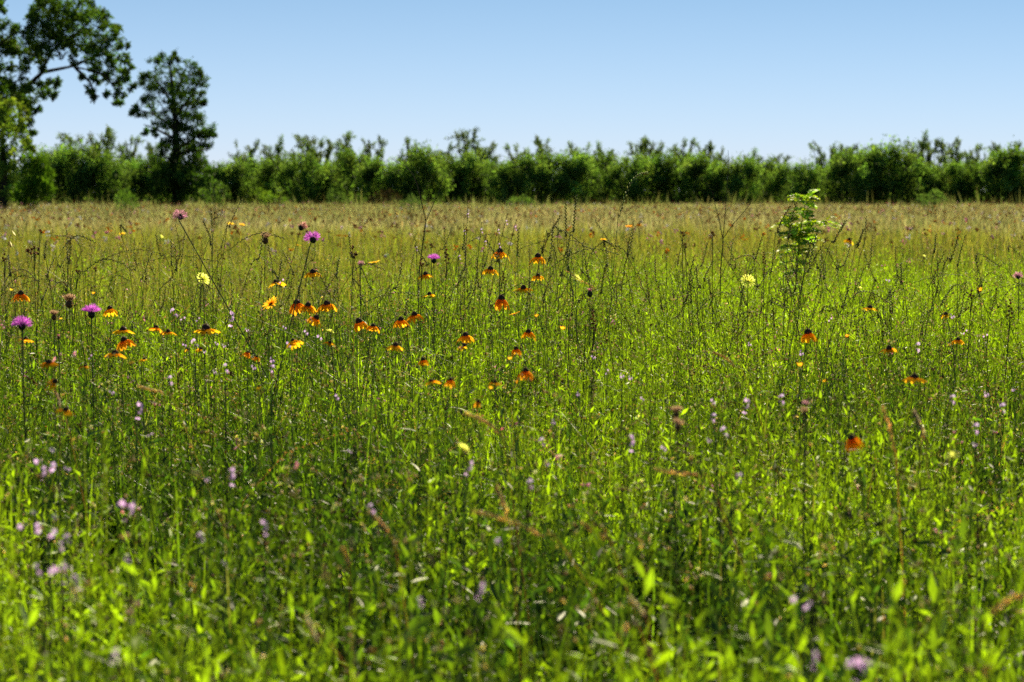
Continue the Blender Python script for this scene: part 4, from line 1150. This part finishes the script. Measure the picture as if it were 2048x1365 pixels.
# pale tree in front of it, its sunlit look put into the leaf colour
d = 96.0; base = at(5, 420, d); base[2] = 0
root = empty('pale_tree', base, 'pale yellow-green leafy tree at the left edge below the arching limb', 'tree')
TP = lambda x, y, dy=0: at(x, y, d + dy) - base
tr = MB(); tube(tr, np.vstack([[0, 0, 0], TP(8, 340), TP(5, 280), TP(12, 230)]), [.2, .15, .1, .04], BARKC, 6)
for e in ((40, 250), (35, 300), (-25, 260), (-20, 320), (30, 340)):
    tube(tr, bez(TP(6, 330), TP((e[0] + 6) / 2, 300), TP(*e), 5), np.linspace(.06, .02, 5), BARKC, 4)
tr.build('trunk', M_BARK, root)
LT = [(10, 200, 16), (25, 215, 18), (5, 225, 22), (30, 240, 20), (48, 235, 10), (10, 255, 24), (38, 262, 18), (52, 272, 10), (15, 285, 24), (42, 290, 18), (58, 296, 10), (5, 315, 24), (28, 312, 20), (20, 335, 18), (2, 350, 24), (30, 340, 10), (-20, 220, 30), (-30, 280, 36), (-30, 340, 40), (5, 375, 22), (-20, 390, 30), (10, 400, 18), (25, 385, 12), (45, 315, 18), (55, 280, 14), (40, 335, 22), (30, 360, 20), (15, 385, 22), (35, 382, 18), (-5, 330, 26), (15, 370, 24), (62, 300, 10), (20, 235, 20), (35, 220, 14), (5, 270, 26)]
mb = crown_clumps(px_clumps(LT, d, base, 1.0, 1.0), 300, .17, (.135, .195, .028), .5, 15); mb.build('crown', M_TREE, root)


def shrub(label, name, x0, ybase, d, clumps, col, lsz=.14, wr=.35, per=380, group=None, cat='bush'):
    base = at(x0, ybase, d); base[2] = 0
    root = empty(name, base, label, cat, group)
    TP = lambda x, y, dy=0: at(x, y, d + dy) - base
    tr = MB()
    for (x, y, r) in clumps:
        e = TP(x, y + r * .2); tube(tr, bez((0, 0, 0), e * np.array([.3, .3, .6]), e, 6), np.linspace(.035, .01, 6) * d / 120, (.06, .06, .03), 4)
    tr.build('stem', M_BARK, root)
    mb = MB(); s = d / F
    for (x, y, r) in clumps:
        n = int(per * (r / 20) ** 2); c = TP(x, y, rng.uniform(-.5, .5))
        P = cloud(n, c, (r * s, r * s, r * s), .1)
        D = norm(P - c) + np.array([0, 0, .9]) + rng.normal(0, .35, (n, 3))
        leaves(mb, P, D, lsz * rng.uniform(.6, 1.3, n), lsz * wr * rng.uniform(.7, 1.2, n), vary(col, n, .25, .06))
    mb.build('foliage', M_TREE, root)
    return root


shrub('rounded dark green bush under the pale tree at the left edge', 'bush', 60, 418, 88, [(52, 385, 22), (78, 375, 24), (64, 348, 22), (90, 355, 18), (96, 385, 13), (58, 402, 18), (82, 330, 15), (62, 322, 14), (40, 395, 16)], (.085, .155, .016), .17, .35, 480)
G = 'small bushes out in the field'
shrub('small blurred green bush in the field left of the lone dark tree', 'bush', 253, 420, 62, [(245, 400, 15), (262, 402, 14), (252, 388, 10), (240, 412, 10), (268, 413, 10)], (.085, .15, .03), .08, .3, group=G)
shrub('loose sapling bush with visible thin trunk right of the lone dark tree', 'bush', 430, 425, 50, [(425, 392, 12), (445, 380, 10), (405, 385, 9), (430, 370, 10), (418, 405, 8), (455, 395, 7), (440, 405, 8)], (.09, .15, .035), .07, .3, 260, group=G)
shrub('pair of yellow-green bushy shoots before the treeline right of the sapling bush', 'bush', 540, 410, 90, [(520, 388, 10), (535, 392, 10), (548, 398, 8), (570, 402, 8), (525, 400, 10)], (.14, .22, .03), .1, .3, group=G)
shrub('small pointed green bush at the tree bases left of the forked stalk', 'bush', 672, 408, 112, [(668, 388, 11), (680, 395, 10), (662, 400, 10), (690, 403, 8)], (.10, .16, .045), .12, .3, group=G)
shrub('low grey-green bush in the field behind the forked stalk', 'bush', 822, 422, 58, [(810, 412, 12), (830, 408, 13), (845, 412, 10), (822, 400, 9)], (.09, .135, .05), .07, .3, group=G)
shrub('low wide bush before the treeline between forked stalk and bent grass spike', 'bush', 1042, 414, 85, [(1030, 404, 10), (1048, 402, 11), (1062, 406, 8), (1020, 408, 7)], (.10, .16, .045), .1, .3, group=G)
shrub('round grey-green bush before the treeline right of the leafy sapling', 'bush', 1862, 418, 78, [(1850, 400, 13), (1872, 395, 14), (1862, 408, 13), (1885, 402, 9), (1840, 405, 9)], (.10, .155, .05), .1, .3, group=G)
shrub('dead brown brush heap under the trees left of the forked stalk', 'brush_heap', 770, 408, 120, [(760, 395, 14), (780, 392, 14), (795, 400, 10), (745, 401, 9)], (.055, .035, .028), .12, .12)

M_WOOD = plant_mat('treeline_leaf', 0.5, 0.006, 0.5, (1.7, 1.8, 0.6), 0.35, 1.2)
# -------- treeline: rounded dense trees in front, sparse spiky trees behind
def dense_proto(seed, h=2.75, w_=1.45):
    """crown of feathery up-swept plumes with a dark open foot, height h, half width w_"""
    global rng
    keep = rng; rng = np.random.default_rng(100 + seed)
    mb = MB(); n = 58
    for i in range(n):
        a = rng.uniform(0, 2 * PI); t = rng.uniform(0, 1) ** .8
        zc = .5 + (h * .93 - .5) * t
        pr = w_ * (math.sin(PI * (.3 + .62 * t)) ** .7) * rng.uniform(.3, 1.0)
        c = np.array([math.cos(a) * pr, math.sin(a) * pr, zc])
        m = 105; ax = norm(np.array([math.cos(a) * .9 * (1 - .6 * t), math.sin(a) * .9 * (1 - .6 * t), .9]) + rng.normal(0, .22, 3))
        u = rng.normal(0, .21, (m, 1)); P = c + ax * u + rng.normal(0, .15, (m, 3))
        P[:, 2] = np.maximum(P[:, 2], .12)
        D = ax * .5 + rng.normal(0, .6, (m, 3))
        cc = vary((.105, .168, .036), 1, .32, .06)[0]
        leaves(mb, P, D, .16 * rng.uniform(.6, 1.35, m), .075 * rng.uniform(.7, 1.3, m), vary(cc, m, .15, .04))
    zt = np.percentile(np.concatenate(mb.V)[:, 2], 96)
    mb.V = [v * np.array([1, 1, h / zt]) for v in mb.V]
    me = mb.mesh('crown', M_WOOD)
    tr = MB()
    for i in range(6):
        a = rng.uniform(0, 6.28); e = np.array([math.cos(a) * w_ * .6, math.sin(a) * w_ * .6, h * rng.uniform(.5, .85)])
        tube(tr, bez((math.cos(a) * .08, math.sin(a) * .08, 0), e * np.array([.35, .35, .5]), e, 6), np.linspace(.06, .018, 6), BARKC, 5)
    tm = tr.mesh('trunk', M_BARK)
    rng = keep
    return me, tm


def sparse_proto(seed, h=4.2, w_=1.0):
    global rng
    keep = rng; rng = np.random.default_rng(200 + seed)
    mb = MB(); tr = MB()
    nb = 9
    for i in range(nb):
        a = 2 * PI * i / nb + rng.normal(0, .3); rr = w_ * rng.uniform(.15, 1.0); z = h * rng.uniform(.72, 1.0) - .25 * rr
        e = np.array([math.cos(a) * rr, math.sin(a) * rr, z])
        pt = bez((rng.normal(0, .05), rng.normal(0, .05), 0), e * np.array([.25, .25, .55]) + rng.normal(0, .1, 3) * np.array([1, 1, 0]), e, 9)
        tube(tr, pt, np.linspace(.07, .016, 9), (.05, .042, .034), 5)
        for k in range(9):
            q = pt[rng.integers(3, 9)]
            ax = norm(rng.normal(0, .55, 3) + np.array([math.cos(a) * .3, math.sin(a) * .3, .75])); L_ = rng.uniform(.3, .6)
            tube(tr, np.array([q, q + ax * L_ * .5 + rng.normal(0, .03, 3), q + ax * L_]), [.014, .01, .005], (.05, .042, .034), 3)
            m = 48; u = rng.uniform(-.1, 1.1, (m, 1)) * L_
            P = q + ax * u + rng.normal(0, .06, (m, 3)); D = ax + rng.normal(0, .6, (m, 3))
            leaves(mb, P, D, .15 * rng.uniform(.6, 1.3, m), .06, vary(vary((.095, .13, .048), 1, .2)[0], m, .15, .04))
    zt = np.percentile(np.concatenate(mb.V)[:, 2], 97)
    for b_ in (mb, tr): b_.V = [v * np.array([1, 1, h / zt]) for v in b_.V]
    me = mb.mesh('crown', M_WOOD); tm = tr.mesh('trunk', M_BARK)
    rng = keep
    return me, tm


DP = [dense_proto(i) for i in range(7)]
SP = [sparse_proto(i, 4.2, .75 + .12 * (i % 4)) for i in range(6)]
TL_MARK = [(355, 'the lone dark tree'), (640, 'the pointed field bush'), (852, 'the forked stalk'), (1130, 'the twin ryegrass spikes'), (1270, 'the bent grass spike'), (1450, 'the three-forked stalk'), (1612, 'the feathery sapling'), (1862, 'the round field bush')]


def row(items, kind, protos, protoH, d0, group, name):
    keyed = {}
    for i, it in enumerate(items):
        if -20 < it[0] < 2068:
            mx, ph = min(TL_MARK, key=lambda m_: abs(m_[0] - it[0]))
            keyed.setdefault((ph, 'right' if it[0] > mx else 'left'), []).append((abs(it[0] - mx), i))
    lab = {}
    for (ph, sd_), v in keyed.items():
        for k, (_, i) in enumerate(sorted(v)):
            lab[i] = f'{kind}, {ORD[k + 1]} to the {sd_} of {ph}'
    for i, it in enumerate(items):
        x, ty = it[0], it[1]; wscale = it[2] if len(it) > 2 else 1
        d = d0 + rng.uniform(-4, 4)
        base = at(x, 400, d); base[2] = 0
        hgt = (HZ - ty - (10 + rng.normal(0, 8) - 5 * (x < 900) if name == 'dense_tree' else 3)) * d / F + H
        root = empty(name, base, lab.get(i, kind + (', beyond the left edge' if x < 0 else ', beyond the right edge')), 'tree', group)
        cm, tm = protos[i % len(protos)]
        s = hgt / protoH
        root.rotation_euler = (0, 0, rng.uniform(0, 6.28)); root.scale = (s * wscale, s * wscale, s)
        link('crown', cm, root); link('trunk', tm, root)


DENSE = [(-330, 312), (-270, 305), (-200, 312), (-140, 306), (-80, 310), (-20, 308), (105, 316), (150, 310), (195, 314), (235, 318), (275, 322), (315, 322), (440, 325), (475, 330), (515, 320), (562, 314), (607, 322), (655, 318), (705, 309), (750, 326), (800, 314), (848, 318), (892, 322), (935, 318),
         (970, 322), (1012, 318), (1060, 310), (1108, 310), (1158, 305), (1208, 307), (1258, 311), (1302, 313), (1350, 303), (1398, 308), (1440, 322), (1487, 315), (1530, 326), (1570, 330), (1612, 332), (1655, 322), (1692, 312), (1738, 300), (1782, 301), (1820, 322), (1860, 330), (1908, 318), (1958, 326), (2000, 306), (2040, 300),
         (2090, 306), (2140, 312), (2200, 304), (2260, 310), (2320, 306)]
SPARSE = [(-250, 285), (-120, 275), (145, 272), (205, 262), (258, 280), (305, 292), (492, 288), (547, 286), (612, 275), (640, 280), (690, 272), (742, 280), (818, 284), (885, 298), (938, 263), (976, 290), (1035, 294), (1084, 280), (1160, 292), (1210, 296), (1272, 290), (1302, 280), (1365, 284), (1408, 290), (1436, 300), (1500, 308), (1556, 312),
          (1652, 290), (1682, 300), (1714, 295), (1768, 297), (1832, 278), (1862, 284), (1905, 282), (1945, 295), (1990, 292), (2030, 292), (2150, 285), (2260, 290)]
row(DENSE, 'rounded dense green tree of the treeline', DP, 2.75, 131, 'dense rounded trees of the far treeline', 'dense_tree')
row(SPARSE, 'sparse spiky tree poking above the treeline', SP, 4.2, 139, 'sparse tall trees behind the treeline', 'sparse_tree')
# a second rank of dense trees closing the wood behind the first
mb = MB()
xs = rng.uniform(-400, 2450, 480)
for x in xs:
    d = rng.uniform(142, 160); b = at(x, 400, d); b[2] = 0
    h = rng.uniform(1.6, 2.6)
    m = 150; P = b + np.stack([rng.normal(0, .6, m), rng.normal(0, .6, m), rng.uniform(.1, 1, m) ** .8 * h], 1)
    leaves(mb, P, rng.normal(0, .5, (m, 3)) + np.array([0, 0, .8]), .3, .1, vary((.045, .075, .018), m, .25))
tag(mb.build('distant_woods_undergrowth', M_TREE), kind='stuff')
mb = MB()
n = 5200; X = rng.uniform(-420, 2470, n)
Y = rng.uniform(116, 131, n)
P = np.stack([(X - CX) / F * Y, Y, np.zeros(n)], 1)
P = pick(P, np.clip(.35 + .8 * nz(P[:, 0], P[:, 1], 5, 2), .03, 1)); n = len(P)
hh = rng.uniform(.4, .95, n) * (1 + .35 * nz(P[:, 0], P[:, 1], 3, 4))
blades(mb, P, np.maximum(hh, .2), rng.uniform(.03, .07, n), rng.gamma(2, .2, n), vary((.11, .14, .04), n, .35), 2, vary((.16, .17, .06), n, .4))
tag(mb.build('margin_weeds', M_STRAW), kind='stuff')

print('objects', len(bpy.data.objects), 'faces', sum(len(m_.polygons) for m_ in bpy.data.meshes))
